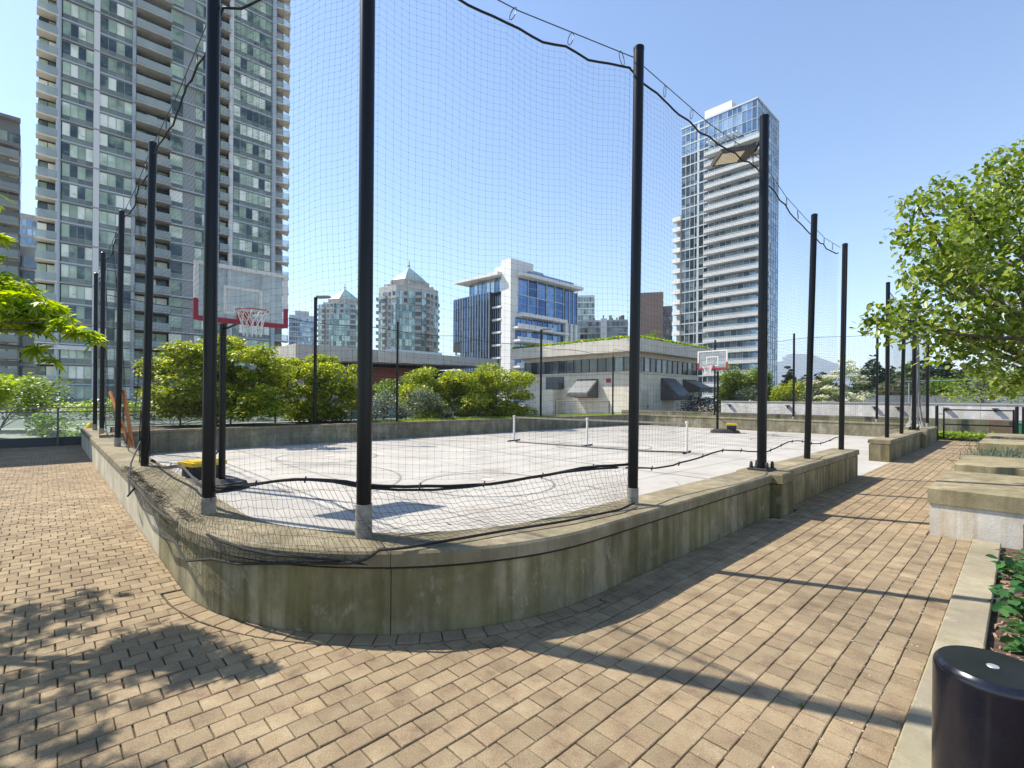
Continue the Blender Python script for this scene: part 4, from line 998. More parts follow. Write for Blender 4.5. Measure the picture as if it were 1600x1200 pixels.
def simple_tower(name, label, cat, faces, z0, z1, fh, roof=None, core=None, coremat=None, grp=None, loc=None):
    """faces: list of (Fac, length, [(t0, t1, type, n, material)])"""
    t = thing(name, label, cat, loc or faces[0][0].P(0, 0, z0), grp)
    if core:
        m = MB(); m.prism(core, z0, z1); m.build('wall', coremat or M['core'], t)
    nf = int((z1-z0)/fh)
    gl, mu, sl_ = {}, MB(), MB()
    for F, L, bs in faces:
        for k in range(nf):
            z = z0+k*fh
            for (a0, a1, ty, n, mt) in bs:
                if ty == 'glass':
                    w = (a1-a0)/n; g_ = gl.setdefault(mt, MB())
                    for i in range(n):
                        F.pane(g_, a0+i*w+.04, a0+(i+1)*w-.04, .05, z+.12, z+fh*.36, 0); F.pane(g_, a0+i*w+.04, a0+(i+1)*w-.04, .05, z+fh*.4, z+fh-.12, rng.uniform(-.03, .05))
                        F.box(mu, a0+(i+1)*w-.05, a0+(i+1)*w+.05, 0, .12, z, z+fh)
                    F.box(mu, a0, a1, 0, .11, z-.12, z+.12)
                elif ty == 'balc':
                    g_ = gl.setdefault(M['win_dark'], MB())
                    for i in range(n): w = (a1-a0)/n; F.pane(g_, a0+i*w+.05, a0+(i+1)*w-.05, .04, z+.2, z+fh-.2)
                    F.box(sl_, a0, a1, 0, mt, z-.12, z+.12); F.box(sl_, a0, a1, mt-.08, mt, z+.12, z+.95)
                elif ty == 'solid': F.box(mt, a0, a1, 0, .3, z, z+fh)
    for mt, g_ in gl.items(): g_.build('window', mt, t, kind='stuff')
    return t, mu, sl_

# ---- right tower with white balconies
ZT = 73.3
t5 = thing('apartment_tower', 'tall pale tower with white wraparound balconies and blue glass crown on the right', 'apartment tower', W(122.5, 55))
FL = Fac((122.5, 63.4), (0, -1), (-1, 0)); FR = Fac((122.5, 44.3), (1, 0), (0, -1)); LL = 19.1; LR = 14.5; fh = 2.78
m = MB(); m.prism([(122.7, 44.5), (137, 44.5), (137, 63.2), (122.7, 63.2)], -8, ZT-.4); m.build('wall', M['core'], t5)
mu = MB(); g1 = MB(); g2 = MB(); g3 = MB()
nb = 7.4                                     # where the balconies start along the left face
k = 0
z = -6.3
while z < ZT-.5:
    crown = z > 65.6
    zt = min(z+fh, ZT)
    for i in range(6):
        x0, x1 = i*nb/6, (i+1)*nb/6
        if i == 3: x1 -= .5
        FL.pane(g3 if crown else g1, x0+.05, x1-.05, .03, z+.12, z+.9); FL.pane(g3 if crown else g1, x0+.05, x1-.05, .03, z+1.0, zt-.12, rng.uniform(-.02, .03))
        FL.box(mu, x1-.06, x1+(.5 if i == 3 else .06), 0, .12, z, zt)
    FL.box(mu, 0, nb, 0, .15, z-.2, z+.12)
    if crown:
        for i in range(10):
            x0, x1 = nb+i*(LL-nb)/10, nb+(i+1)*(LL-nb)/10
            FL.pane(g3, x0+.05, x1-.05, .03, z+.1, zt-.1); FL.box(mu, x1-.05, x1+.05, 0, .1, z, zt)
        FL.box(mu, nb, LL, 0, .12, z-.06, z+.06)
    else:
        for i in range(8):
            x0, x1 = nb+i*(LL-nb)/8, nb+(i+1)*(LL-nb)/8
            FL.pane(g2, x0+.06, x1-.06, .03, z+.15, zt-.25); FL.box(mu, x1-.06, x1+.06, 0, .08, z, zt)
        m = MB(); pr = [(nb-.3, 2.1), (LL+1.9, 2.1), (LL+1.9, -3.2), (LL, -3.2), (LL, 0), (nb-.3, 0)]
        n = len(pr); V = [FL.P(x, y, zz) for zz in (z-.16, z+.14) for x, y in pr]
        m.add(V, [tuple(range(n-1, -1, -1)), tuple(range(n, 2*n))]+[(i, (i+1) % n, n+(i+1) % n, n+i) for i in range(n)])
        for (xa, ya, xb, yb) in ((nb-.3, 2.1, LL+1.9, 2.1), (LL+1.9, 2.1, LL+1.9, -3.2)):
            dx, dy = (0, -.12) if ya == yb else (-.12, 0)
            V = [FL.P(x, y, zz) for zz in (z+.14, z+.62) for x, y in ((xa, ya), (xb, yb), (xb+dx, yb+dy), (xa+dx, ya+dy))]; m.hexa(V)
        bl = m.build('balcony', M['balc5'], t5)
        m = MB(); m.quad(*[FL.P(x, y, zz) for x, y, zz in ((nb-.2, 2.02, z+.62), (LL+1.8, 2.02, z+.62), (LL+1.8, 2.02, z+1.12), (nb-.2, 2.02, z+1.12))])
        m.quad(*[FL.P(x, y, zz) for x, y, zz in ((LL+1.8, 2.0, z+.62), (LL+1.8, -3.1, z+.62), (LL+1.8, -3.1, z+1.12), (LL+1.8, 2.0, z+1.12))]); m.build('glass_rail', M['balcglass'], bl)
    for i in range(9):
        x0, x1 = i*LR/9, (i+1)*LR/9
        if crown and i in (2, 3) and z < 69: continue
        FR.pane(g3, x0+.06, x1-.06, .03, z+.1, z+1.3); FR.pane(g3, x0+.06, x1-.06, .03, z+1.4, zt-.1); FR.box(mu, x1-.06, x1+.06, 0, .12, z, zt)
    FR.box(mu, 0, LR, 0, .13, z-.1, z+.1)
    if z < 52:                                # small balconies on the far left side
        m = MB(); FL.box(m, -2.3, -.05, -2, .4, z-.14, z+.12); FL.box(m, -2.3, -.1, .3, .4, z+.12, z+.95); m.build('side_balcony', M['slab_white'], t5)
    z += fh
m = MB(); FL.box(m, -1.6, -.3, -3, -.8, -8, 51); m.build('side_wall', M['slab'], t5)
g1.build('window', M['win_dark'], t5, kind='stuff'); g2.build('balcony_door', M['win_sky'], t5, kind='stuff'); g3.build('curtain_wall_pane', M['win_sky'], t5, kind='stuff')
mu.build('mullion', M['mull_l'], t5, kind='stuff')
m = MB(); FL.box(m, -.1, LL+.1, -.3, .2, ZT-.05, ZT+.35); FR.box(m, -.3, LR, -.3, .2, ZT-.05, ZT+.35); m.build('parapet', M['mull_l'], t5)
m = MB(); FL.box(m, 5.5, 12.5, -6, -1.5, ZT, ZT+3.2); m.build('roof_plant_room', M['offw'], t5)
m = MB(); [FL.box(m, 7.7+i*.9, 8.1+i*.9, .2, 2.2, 66.2, 66.5) for i in range(9)]; m.build('pergola', M['slab_white'], t5)

# ---- office building
t4 = thing('office_building', 'blue and white office block with projecting roof slab in the middle distance', 'office building', W(104, 109))
FA = Fac((103.6, 108.4), (0, 1), (-1, 0)); FB = Fac((103.6, 108.4), (1, 0), (0, -1))
m = MB(); m.prism([(104.2, 109.), (134, 109.), (134, 130), (104.2, 130)], -6, 38.6); m.build('wall', M['core'], t4)
m = MB(); FA.box(m, 0, 4.3, -9, .9, -6, 44.2); m.build('lift_shaft', M['offw'], t4)
m = MB(); FA.box(m, 4.3, 10, -9, -1.5, 38.8, 43.4); m.build('plant_room', M['offw'], t4)
m = MB(); FB.box(m, 8, 17, -12, -3, 39.5, 43.2); m.build('plant_room', M['greyb'], t4)
m = MB(); FB.box(m, 23.5, 29, -12, -3, 40.2, 42.0); m.build('plant_room', M['slab'], t4)
V = [FA.P(4.3, 2.5, 39.6), FA.P(25.5, 3.5, 39.9), FA.P(25.5, -9, 39.9), FA.P(4.3, -9, 39.6), FA.P(4.3, 2.5, 40.7), FA.P(25.5, 3.5, 40.5), FA.P(25.5, -9, 40.5), FA.P(4.3, -9, 40.7)]
m = MB(); m.hexa(V); m.build('roof_slab', M['offw'], t4)
m = MB(); FB.box(m, 1.0, 31.5, -12, 2.6, 39.0, 40.0); m.build('roof_slab', M['offw'], t4)
m = MB(); FB.box(m, 6, 28, -12, 1.0, 40.0, 41.2); m.build('roof_screen', M['win_sky'], t4)
# left curtain wall (projects, upper part hangs over)
gA = []; mu = MB()
for k in range(10):
    z = -2+k*3.72; zt = z+3.5
    if zt > 34.8: zt = 34.9
    for i in range(14):
        x0 = 8.5+i*1.35
        if z < 17 and i > 10: continue
        gA.append((x0+.04, x0+1.31, 2.05, z+.05, zt))
        if k == 0 or True: FA.box(mu, x0-.05, x0+.05, 2.0, 2.28, z, zt+.2)
panes_as_objects(FA, gA, M['win_navy'], t4, 'window_pane', 150)
m = MB(); FA.box(m, 8.4, 23.4, -8, 2.0, -6, 17); FA.box(m, 8.4, 27.4, -8, 2.0, 17, 34.9); m.build('glass_block', M['core'], t4)
for k in range(6):
    m = MB(); FA.box(m, 23.5, 27.2, -3, 1.6, -1+k*4.2, -.7+k*4.2); m.build('terrace_slab', M['offw'], t4)
m = MB(); m.tube([FA.P(26.8, 1.2, -6), FA.P(26.8, 1.2, 17)], .4, 10); m.build('column', M['offw'], t4)
gT = []
for i in range(8):
    for z in (35.1,): gT.append((4.6+i*2.1, 6.6+i*2.1, -.3, z, 39.4)); FA.box(mu, 6.55+i*2.1, 6.7+i*2.1, -.4, -.1, z, 39.5)
panes_as_objects(FA, gT, M['win_sky'], t4, 'penthouse_pane', 20)
# floors between curtain wall and shaft
gS = []
for k in range(9):
    z = -2+k*4.0
    m = MB(); FA.box(m, 4.3, 8.5, -.5, 1.1, z-.3, z+.3); m.build('floor_slab', M['offw'], t4)
    for i in range(4): gS.append((4.4+i*1.02, 5.35+i*1.02, .3, z+.35, z+3.65)); FA.box(mu, 5.33+i*1.02, 5.43+i*1.02, .25, .45, z+.3, z+3.7)
panes_as_objects(FA, gS, M['win_navy'], t4, 'window_pane', 40)
# right part: big upper windows, balcony floors below
gB = []
for r_ in range(2):
    for i in range(5): 
        x0 = 2.2+i*4.3; z = 28.2+r_*5.4; gB.append((x0+.15, x0+4.1, .05, z, z+5.2)); FB.box(mu, x0+4.1, x0+4.35, 0, .35, z, z+5.3); FB.box(mu, x0+.15, x0+4.1, .06, .2, z+2.5, z+2.62)
    FB.box(mu, 2.0, 24, 0, .3, 27.9+r_*5.4, 28.2+r_*5.4)
for i in range(3): gB.append((24.5+i*2.2, 26.5+i*2.2, .05, 24.2, 38.2)); FB.box(mu, 26.5+i*2.2, 26.8+i*2.2, 0, .3, 12, 38.6)
for k in range(7):
    z = -1+k*4.0
    if z > 26: break
    for i in range(9): x0 = 1.0+i*2.5; gB.append((x0+.08, x0+2.42, .1, z+.9, z+3.4)); FB.box(mu, x0+2.4, x0+2.52, .1, .3, z+.3, z+3.7)
    m = MB(); FB.box(m, -.4, 23.6, -.5, 3.6 if k % 2 else 2.9, z-.35, z+.25); FB.box(m, -.4, 15.5, 2.75, 2.9, z+.25, z+1.1); m.build('balcony', M['offw'], t4)
m = MB(); FB.box(m, 2, 23, -1, 2.7, 26.6, 27.7); m.build('terrace_slab', M['offw'], t4)
m = MB(); FB.box(m, 23.6, 25.2, -3, 1.2, -6, 27); FB.box(m, 26.8, 28.0, -3, .8, -6, 27); FB.box(m, 29.2, 30.4, -3, .8, -6, 27); m.build('column', M['offw'], t4)
panes_as_objects(FB, gB, M['win_blue'], t4, 'window_pane', 150)
mu.build('mullion', M['mull_l'], t4, kind='stuff')

# ---- two pointed green glass towers and their neighbours
def pointed(label, cx, cy, zb, ze, R, seed):
    t = thing('pointed_tower', label, 'apartment tower', (cx, cy, zb), 'matching towers with pointed glass roofs')
    rr = random.Random(seed); face = math.atan2(-cy, -cx)          # towards the viewer
    g_, gb, mu, bs = MB(), MB(), MB(), MB()
    n = 8; vs = [(cx+R*math.cos(face+math.pi/8+i*math.pi/4), cy+R*math.sin(face+math.pi/8+i*math.pi/4)) for i in range(n)]
    m = MB(); V = [(x, y, z) for z in (zb, ze) for x, y in vs]
    m.add(V, [tuple(range(n, 2*n))]+[(i, (i+1) % n, n+(i+1) % n, n+i) for i in range(n)]); m.build('wall', M['greyb'], t)
    fh = 2.85; nf = int((ze-zb)/fh)
    for i in (5, 6, 7, 0, 1, 2) if False else range(n):
        A = Vector((*vs[i], 0)); B = Vector((*vs[(i+1) % n], 0)); d = (B-A); L = d.length; d.normalize(); nn = Vector((d.y, -d.x, 0))
        if nn.dot(Vector((-cx, -cy, 0))) < -.2*math.hypot(cx, cy): continue
        def q(m, a0, a1, o0, o1, z0, z1): m.hexa([A+d*x+nn*y+Vector((0, 0, z)) for z in (z0, z1) for x, y in ((a0, o0), (a1, o0), (a1, o1), (a0, o1))])
        for k in range(nf):
            z = zb+k*fh
            nw = 4; w = L/nw
            for c in range(nw):
                if (i % 2 == 0) and c in (1,) or (i % 2 and c == 3):        # balcony column
                    q(bs, c*w, (c+1)*w, 0, 1.2, z-.15, z+.9); q(gb, c*w+.1, (c+1)*w-.1, .02, .06, z+.95, z+fh-.25)
                elif c == 2 and i % 2 == 0 or k > nf-3 and c % 2: q(gb, c*w+.6, (c+1)*w-.6, .04, .1, z+.9, z+fh-.3)
                else:
                    q(g_, c*w+.08, (c+.5)*w-.05, .05, .2, z+.15, z+fh-.15); q(g_, (c+.5)*w+.05, (c+1)*w-.08, .05, .2, z+.15, z+fh-.15)
            q(mu, 0, L, .0, .24, z-.1, z+.1)
    g_.build('window', M['win_teal'], t, kind='stuff'); gb.build('balcony_window', M['win_dark'], t, kind='stuff'); mu.build('floor_band', M['greyb'], t, kind='stuff'); bs.build('balcony', M['slab'], t, kind='stuff')
    m = MB(); k = R*.98
    m.lathe((cx, cy, ze), [(R*.82, -.2), (R*.82, 1.4), (R*.66, 1.5), (R*.66, 3.6)], 8); m.build('setback', M['slab'], t)
    m = MB(); m.lathe((cx, cy, ze+3.6), [(R*.62, 0), (R*.45, 2.2), (R*.05, 6.6)], 8); m.build('glass_roof', M['roofmet'], t)
    m = MB(); m.tube([(cx, cy, ze+10), (cx, cy, ze+13.5)], .18, 6); m.lathe((cx, cy, ze+11.2), [(.6, 0), (.6, .25)], 8); m.build('finial', M['brown'], t)
    m = MB()
    for i in range(8): x, y = cx+R*.75*math.cos(face+i*math.pi/4), cy+R*.75*math.sin(face+i*math.pi/4); m.tube([(x, y, ze), (x, y, ze+2.6)], .5, 6)
    m.build('roof_pier', M['slab'], t)
pointed('right hand pointed green glass tower behind the low canopy roof', -45.4, 214, -6, 47.5, 13.4, 1)
pointed('left hand pointed green glass tower partly hidden by the nearest pole', -94, 274, -6, 51.0, 14.5, 2)
def boxtower(name, label, cat, cx, cy, w, d, zb, zt, fh, wm, gm, nw, ang=None, extra=None, band=True, blk=None):
    t = thing(name, label, cat, (cx, cy, zb)); ang = math.atan2(cx, cy) if ang is None else ang
    ex = Vector((math.cos(-ang), math.sin(-ang), 0)); ey = Vector((-ex.y, ex.x, 0)); c = Vector((cx, cy, 0))
    def q(m, x0, x1, y0, y1, z0, z1): m.hexa([c+ex*x+ey*y+Vector((0, 0, z)) for z in (z0, z1) for x, y in ((x0, y0), (x1, y0), (x1, y1), (x0, y1))])
    m = MB(); q(m, -w/2, w/2, 0, d, zb, zt); m.build('wall', wm, t)
    g_, b_ = MB(), MB(); z = zb+.3; k = 0
    while z+fh < zt:
        ww = w/nw
        for i in range(nw):
            if blk and blk(i, k): continue
            q(g_, -w/2+i*ww+.12, -w/2+(i+1)*ww-.12, -.12, 0, z+.55, z+fh-.35)
        for i in range(int(nw*.6)): dd = d/int(nw*.6); q(g_, w/2, w/2+.1, i*dd+.15, (i+1)*dd-.15, z+.6, z+fh-.35); q(g_, -w/2-.1, -w/2, i*dd+.15, (i+1)*dd-.15, z+.6, z+fh-.35)
        if band: q(b_, -w/2-.2, w/2+.2, -.9, 0, z-.15, z+.25)
        z += fh; k += 1
    g_.build('window', gm, t, kind='stuff')
    if band: b_.build('balcony', wm, t, kind='stuff')
    if extra: extra(t, q)
    return t
boxtower('glass_tower', 'small bluish glass tower left of the pointed towers', 'apartment tower', -129, 300, 14.5, 14, -6, 51, 2.9, M['mull_l'], M['win_sky'], 12, extra=lambda t, q: (lambda m: (q(m, -4, 4, 2, 8, 51, 54), m.build('roof_plant_room', M['greyb'], t)))(MB()))
def ex0(t, q):
    m = MB(); q(m, -6.4, 6.4, -1.3, 0, 44.4, 45.0); q(m, -6.4, 6.4, -1.3, 0, 49.0, 49.5); m.build('cornice', M['t1wall'], t)
    for k in range(17):
        m = MB(); q(m, 3.2, 6.3, -1.5, 0, -4+k*2.9, -3.7+k*2.9); q(m, -6.2, -.5, -1.2, 0, -4+k*2.9, -3.7+k*2.9); b_ = m.build('balcony', M['slab'], t)
        m = MB(); q(m, 3.25, 6.25, -1.48, -1.45, -3.7+k*2.9, -2.7+k*2.9); m.build('glass_rail', M['balcglass'], b_)
boxtower('apartment_tower', 'grey stepped apartment tower cut off by the left edge', 'apartment tower', -91.2, 81.5, 12.6, 12, -8, 49.2, 2.9, M['t1wall'], M['win_green'], 9, ang=math.atan2(-84, 86)*1.0, extra=ex0, band=False, blk=lambda i, k: i in (4,))
boxtower('apartment_tower', 'lower grey building with white framed windows between the two left towers', 'apartment building', -86, 92, 13, 10, -8, 28.5, 2.9, M['slab_white'], M['win_dark'], 6, ang=math.atan2(-84, 92))
boxtower('glass_tower', 'narrow distant blue tower between the two left towers', 'apartment tower', -165, 168, 8, 10, -8, 63, 3, M['slab'], M['win_sky'], 6, band=False)
boxtower('apartment_building', 'reddish brown concrete slab tower beside the right tower', 'apartment building', 56.4, 200, 9.6, 16, -6, 45.0, 2.8, M['brown'], M['win_dark'], 5, blk=lambda i, k: True, band=False)
boxtower('apartment_building', 'dark balconied wing of the brown slab tower', 'apartment building', 63.6, 203, 5.0, 14, -6, 40.0, 2.8, M['brown'], M['win_dark'], 4)
def ex2(t, q):
    m = MB()
    rr = random.Random(4)
    for i in range(12): x = rr.uniform(-9, 9); q(m, x, x+rr.uniform(.5, 1.6), 2, 4, 36.8, 36.8+rr.uniform(.8, 2.6))
    m.build('roof_equipment', M['mull'], t)
    m = MB(); q(m, -1.4, 1.4, -1.1, 0, -6, 37.3); m.build('stair_core', M['slab_white'], t)
boxtower('apartment_building', 'grey balconied block with rooftop masts behind the pavilion roof', 'apartment building', 41, 220, 21, 16, -6, 36.8, 2.8, M['greyb'], M['win_dark'], 12, extra=ex2)
boxtower('glass_building', 'pale glass block just right of the office building', 'apartment building', 34, 240, 12, 12, -6, 52.0, 3, M['offw'], M['win_teal'], 9)

# ---- low canopy building behind the maples
lb = thing('low_building', 'low building with grey canopy roof, red slatted wall and glazed strip', 'building', W(24, 42))
FC = Fac((15.2, 42), (1, 0), (0, -1))
m = MB(); FC.box(m, 0, 19.5, -9, -.2, -1, 4.4); m.build('wall', M['t1wall'], lb)
n = 9
for i in range(n):
    m = MB(); FC.box(m, -1.0+i*2.35, 1.33+i*2.35, -9, 2.6, 4.55+.05*i, 5.75); m.build('fascia_panel', M['parapet'] if i > 2 else M['slab'], lb)
m = MB(); FC.box(m, 9.5, 15.5, -6, -1, 5.75, 6.35); m.build('roof_box', M['offw'], lb)
for r_ in range(15):
    m = MB(); FC.box(m, 5.9, 10.9, -.1, .25, 1.6+r_*.19, 1.73+r_*.19); m.build('timber_slat', M['brick'], lb)
m = MB(); FC.box(m, 8.6, 19.3, 0, .5, -1, 2.7); m.build('white_wall', M['slab_white'], lb)
gl = [(11.1+i*1.05, 12.05+i*1.05, .02, 2.8, 4.4) for i in range(7)]
panes_as_objects(FC, gl, M['win_dark'], lb, 'window_pane', 10)

# ---- pavilion with planted roof
pv = thing('pavilion', 'flat roofed stone pavilion with planted roof and dark vent hoods behind the court', 'pavilion', W(31.4, 20))
ZR = 6.0
FW = Fac((31.3, 31.2), (0, -1), (-1, 0)); FE = Fac((31.3, 19.9), (1, 0), (0, -1))    # walls, left and right of the corner
m = MB(); m.prism([(31.6, 20.2), (42, 20.2), (42, 31), (31.6, 31)], 0, 5.0); m.build('inner_wall', M['core'], pv)
for i in range(8):                           # stone panels
    m = MB(); FW.box(m, i*1.41+.006, (i+1)*1.41-.006, -.28, .0, -.1, 3.5); m.build('wall_panel', M['stone'], pv)
for i in range(7):
    m = MB(); FE.box(m, i*1.5+.006, (i+1)*1.5-.006, -.28, .0, -.1, 3.5); m.build('wall_panel', M['stone'], pv)
m = MB(); FW.box(m, -.02, 11.32, -.3, .08, 3.5, 3.68); FE.box(m, .1, 10.5, -.3, .08, 3.5, 3.68); m.build('sill', M['parapet'], pv)
m = MB(); FW.box(m, 0, 11.3, -.3, -.02, 4.75, 5.06); FE.box(m, 0, 10.5, -.3, -.02, 4.75, 5.06); m.build('lintel', M['parapet'], pv)
for F, L, n in ((FW, 11.2, 14), (FE, 10.4, 12)):
    ps = [(i*L/n+.05, (i+1)*L/n-.05, -.12, 3.72, 4.73) for i in range(n)]
    panes_as_objects(F, ps, M['win_dark'], pv, 'window_pane', 20)
    for i in range(n+1):
        m = MB(); F.box(m, i*L/n-.04, i*L/n+.04, -.2, -.06, 3.68, 4.75); m.build('window_post', M['grey_metal'], pv)
m = MB(); m.box(30.4, 42.5, 19.0, 32.0, 5.06, ZR); m.build('roof_slab', M['parapet'], pv)
rr = random.Random(8)
P = []
for k in range(5200):
    if rr.random() < .6: u, v = 30.45+abs(rr.gauss(0, .25)), rr.uniform(19.05, 31.9)
    else: u, v = rr.uniform(30.5, 42), 19.05+abs(rr.gauss(0, .25))
    P.append(W(u, v, ZR+rr.uniform(-.02, .12)))
V, F = leaves(np.array(P), .16, 'rhomb', -.5, .3, 5); npmesh('roof_planting', V, F, M['leaf_yel'], pv, kind='stuff')
m = MB(); FW.box(m, 2.2, 4.4, 0, 1.0, -.1, 2.3); m.build('plant_box', M['stone'], pv)
m = MB(); FW.box(m, 2.7, 4.7, .0, .06, 2.4, 3.4); m.build('louvre_panel', M['grey_metal'], pv)
m = MB(); FW.box(m, .9, 2.1, .0, .07, .1, 2.2); m.build('service_door', M['stone'], pv)
m = MB(); FW.box(m, 4.0, 4.6, .1, .6, 2.35, 2.9); m.build('wall_unit', M['hood'], pv)
def hoodm(F, t0, t1, z0, z1, dep):
    m = MB(); V = [F.P(t0, .0, z0), F.P(t1, .0, z0), F.P(t1, .0, z1), F.P(t0, .0, z1), F.P(t0, dep, z0+.1), F.P(t1, dep, z0+.1), F.P(t1, dep, z0+.32), F.P(t0, dep, z0+.32)]
    m.add(V, [(0, 3, 2, 1), (4, 5, 6, 7), (0, 1, 5, 4), (1, 2, 6, 5), (2, 3, 7, 6), (3, 0, 4, 7)]); h = m.build('vent_hood', M['hood'], pv)
    m = MB(); V = [F.P(t0+.08, .12, z1-.12), F.P(t1-.08, .12, z1-.12), F.P(t1-.08, dep-.02, z0+.36), F.P(t0+.08, dep-.02, z0+.36)]
    V2 = [tuple(Vector(p)+Vector((0, 0, .05))) for p in V]; m.hexa(V+V2); m.build('hood_lid', M['grey_metal'], h)
hoodm(FW, 6.1, 8.2, 1.65, 3.15, 1.35); hoodm(FE, 4.0, 6.3, 1.5, 3.3, 1.5); hoodm(FE, 7.6, 10.0, 2.2, 3.3, 1.5)
m = MB(); FE.box(m, 1.2, 2.15, .0, .05, -.1, 2.25); d_ = m.build('door', M['door'], pv)
m = MB(); FE.box(m, 1.95, 2.02, .05, .12, .95, 1.15); m.build('handle', M['grey_metal'], d_)
m = MB(); FW.box(m, 9.0, 9.35, 0, .12, 2.85, 3.15); m.build('alarm_box', M['red'], pv)
m = MB(); m.tube([W(29.2, 25.6, 0), W(29.2, 25.6, 1.45)], .04, 6); m.tube([W(29.2, 25.6, 1.4), W(29.2, 20.5, 1.4)], .035, 6); m.tube([W(29.2, 20.5, 0), W(29.2, 20.5, 1.45)], .04, 6)
tag(m.build('handrail', M['hood'], loc=Vector(W(29.2, 25, 0))), 'thin dark handrail in front of the pavilion wall', 'railing')
rt = at(1013, 519, W(36, 22)[1]); tops = [(rt[0]+rr.gauss(0, .5), rt[1]+rr.gauss(0, .5), ZR+.5+abs(rr.gauss(0, .35))) for _ in range(9)]
tree('roof_shrub', 'small green shrub growing on the pavilion roof', 'shrub', (rt[0], rt[1], ZR), tops, [.38]*9, M['leaf_mid'], 420, .13, 'rhomb', trunk_r=.03, seed=4, limbs=5)

# ---- white wall beyond the end of the court
ww = thing('white_wall', 'long low white rendered wall with dark coping beyond the court end', 'wall', W(31.5, 6))
v = 13.4
while v > -16:
    m = MB(); m.box(31.3, 31.6, v-2.395, v-.005, -.05, 1.47); m.build('wall_panel', M['whitewall'], ww)
    m = MB(); m.box(31.27, 31.65, v-2.395, v-.003, 1.475, 1.54); m.build('coping', M['slab'], ww); v -= 2.4
for i, px in enumerate((1139, 1230, 1366, 1403, 1478, 1555)):
    vv = v_on(px, 31.2); m = MB(); m.box(31.14, 31.29, vv-.1, vv+.1, 1.28, 1.33); m.box(31.24, 31.29, vv-.04, vv+.04, 1.15, 1.28)
    o = m.build('wall_light', M['hood'], loc=Vector(W(31.2, vv, 1.25)))
    tag(o, ['small wall light near the shaded left end of the white wall', 'small wall light on the white wall left of the white flowering tree', 'small wall light on the white wall just right of the white flowering tree', 'small wall light on the white wall between the thick pole and the gate', 'small wall light above the left end of the black gate', 'small wall light above the right half of the black gate'][i], 'wall light', 'wall lights')
rw = thing('retaining_wall', 'low tan retaining wall between the court end and the white wall', 'low wall', W(28.6, 6))
for i in range(11):
    m = MB(); m.box(28.5, 28.8, -3+i*2.0+.004, -1+i*2.0-.004, -.05, .86); m.build('wall_panel', M['wood'] if i < 2 else M['wall_back'], rw)
b = MB(); b.prism([(28.8, -6), (31.25, -6), (31.25, 17.2), (28.8, 17.2)], .3, .8); b.build('upper_bed', M['soil'], kind='structure')
b = MB(); b.prism([(1.6, 17.35), (27.4, 17.35), (27.4, 21.1), (1.6, 21.1)], -.05, .56); b.build('back_bed', M['soil'], kind='structure')
b = MB(); b.prism([(27.4, 17.35), (31.0, 17.35), (31.0, 33), (-2, 33), (-2, 21.7), (27.4, 21.7)], -.05, .02); b.build('terrace', M['slab'], kind='structure')

# ---- gate and fence posts at the end of the path
gt = thing('metal_gate', 'black tubular metal gate with mesh infill at the end of the path', 'gate', W(27.0, 1.3))
gu = 26.9; ga, gb_ = v_on(1475, gu), v_on(1584, gu)
m = MB(); m.tube([W(gu, ga, .05), W(gu, ga, 1.32)], .03, 8); m.tube([W(gu, gb_, .05), W(gu, gb_, 1.32)], .03, 8)
for z in (.08, .68, 1.28): m.tube([W(gu, ga, z), W(gu, gb_, z)], .025, 8)
m.build('gate_frame', M['black'], gt)
m = MB(); L = ga-gb_
for k in range(int((L+1.2)/.07)):
    for s in (1, -1):
        x0 = ga+.0-k*.07 if s == 1 else gb_+k*.07
        pts = []
        for tt in np.linspace(0, 1, 2):
            pts.append((x0+s*(1.2*tt) , .1+1.16*tt))
        (xa, za), (xb, zb) = pts
        lo, hi = gb_, ga
        def clipx(xa, za, xb, zb):
            out = []
            for (x, z) in ((xa, za), (xb, zb)):
                xx = min(max(x, lo), hi); zz = za+(zb-za)*((xx-xa)/(xb-xa)); out.append((xx, zz))
            return out
        (xa, za), (xb, zb) = clipx(xa, za, xb, zb)
        if abs(xa-xb) > .02: m.tube([W(gu, xa, za), W(gu, xb, zb)], .0016, 3, False)
m.build('chain_mesh', M['cable'], gt)
m = MB(); m.tube([W(gu, ga+.02, 1.1), W(gu, ga+.16, 1.1)], .012, 5); m.tube([W(gu, ga+.02, .3), W(gu, ga+.16, .3)], .012, 5); m.build('hinge', M['black'], gt)
m = MB(); m.box(gu-.03, gu+.02, gb_+.02, gb_+.12, .72, .86); m.build('latch', M['cable'], gt)
for i, (px, lab) in enumerate(((1464, 'black gate post beside the end of the low wall'), (1589, 'black gate post on the latch side of the gate'), (1600, 'black fence post right of the gate beside the green bin'))):
    v = v_on(px, gu); m = MB(); m.lathe(W(gu, v, 0), [(.055, -.02), (.055, 1.42), (.03, 1.46)], 12); o = m.build('gate_post', M['black'], smooth=True, loc=Vector(W(gu, v, 0))); tag(o, lab, 'post', 'black gate posts')
v = v_on(1594, 27.6); m = MB(); c = W(27.6, v-.15, 0); m.lathe(c, [(.2, .05), (.24, .75), (.26, .76), (.26, .8), (.2, .85)], 14); o = m.build('waste_bin', M['bin'], smooth=True, loc=Vector(c)); tag(o, 'green plastic bin beyond the fence posts by the gate', 'bin')

# ---- bollard light in the right foreground
bo = thing('bollard', 'low round black bollard light in the right foreground bed', 'bollard', (1.366, 1.385, 0))
m = MB(); m.lathe((1.366, 1.385, 0), [(.13, -.05), (.13, .872), (.1285, .884), (.124, .893), (.117, .9)], 64); m.build('body', M['bollard'], bo, smooth=True)
m = MB(); m.lathe((1.366, 1.385, .9), [(.014, 0), (.013, .0015), (.004, .002)], 24); m.build('screw_disc', M['alu'], bo)

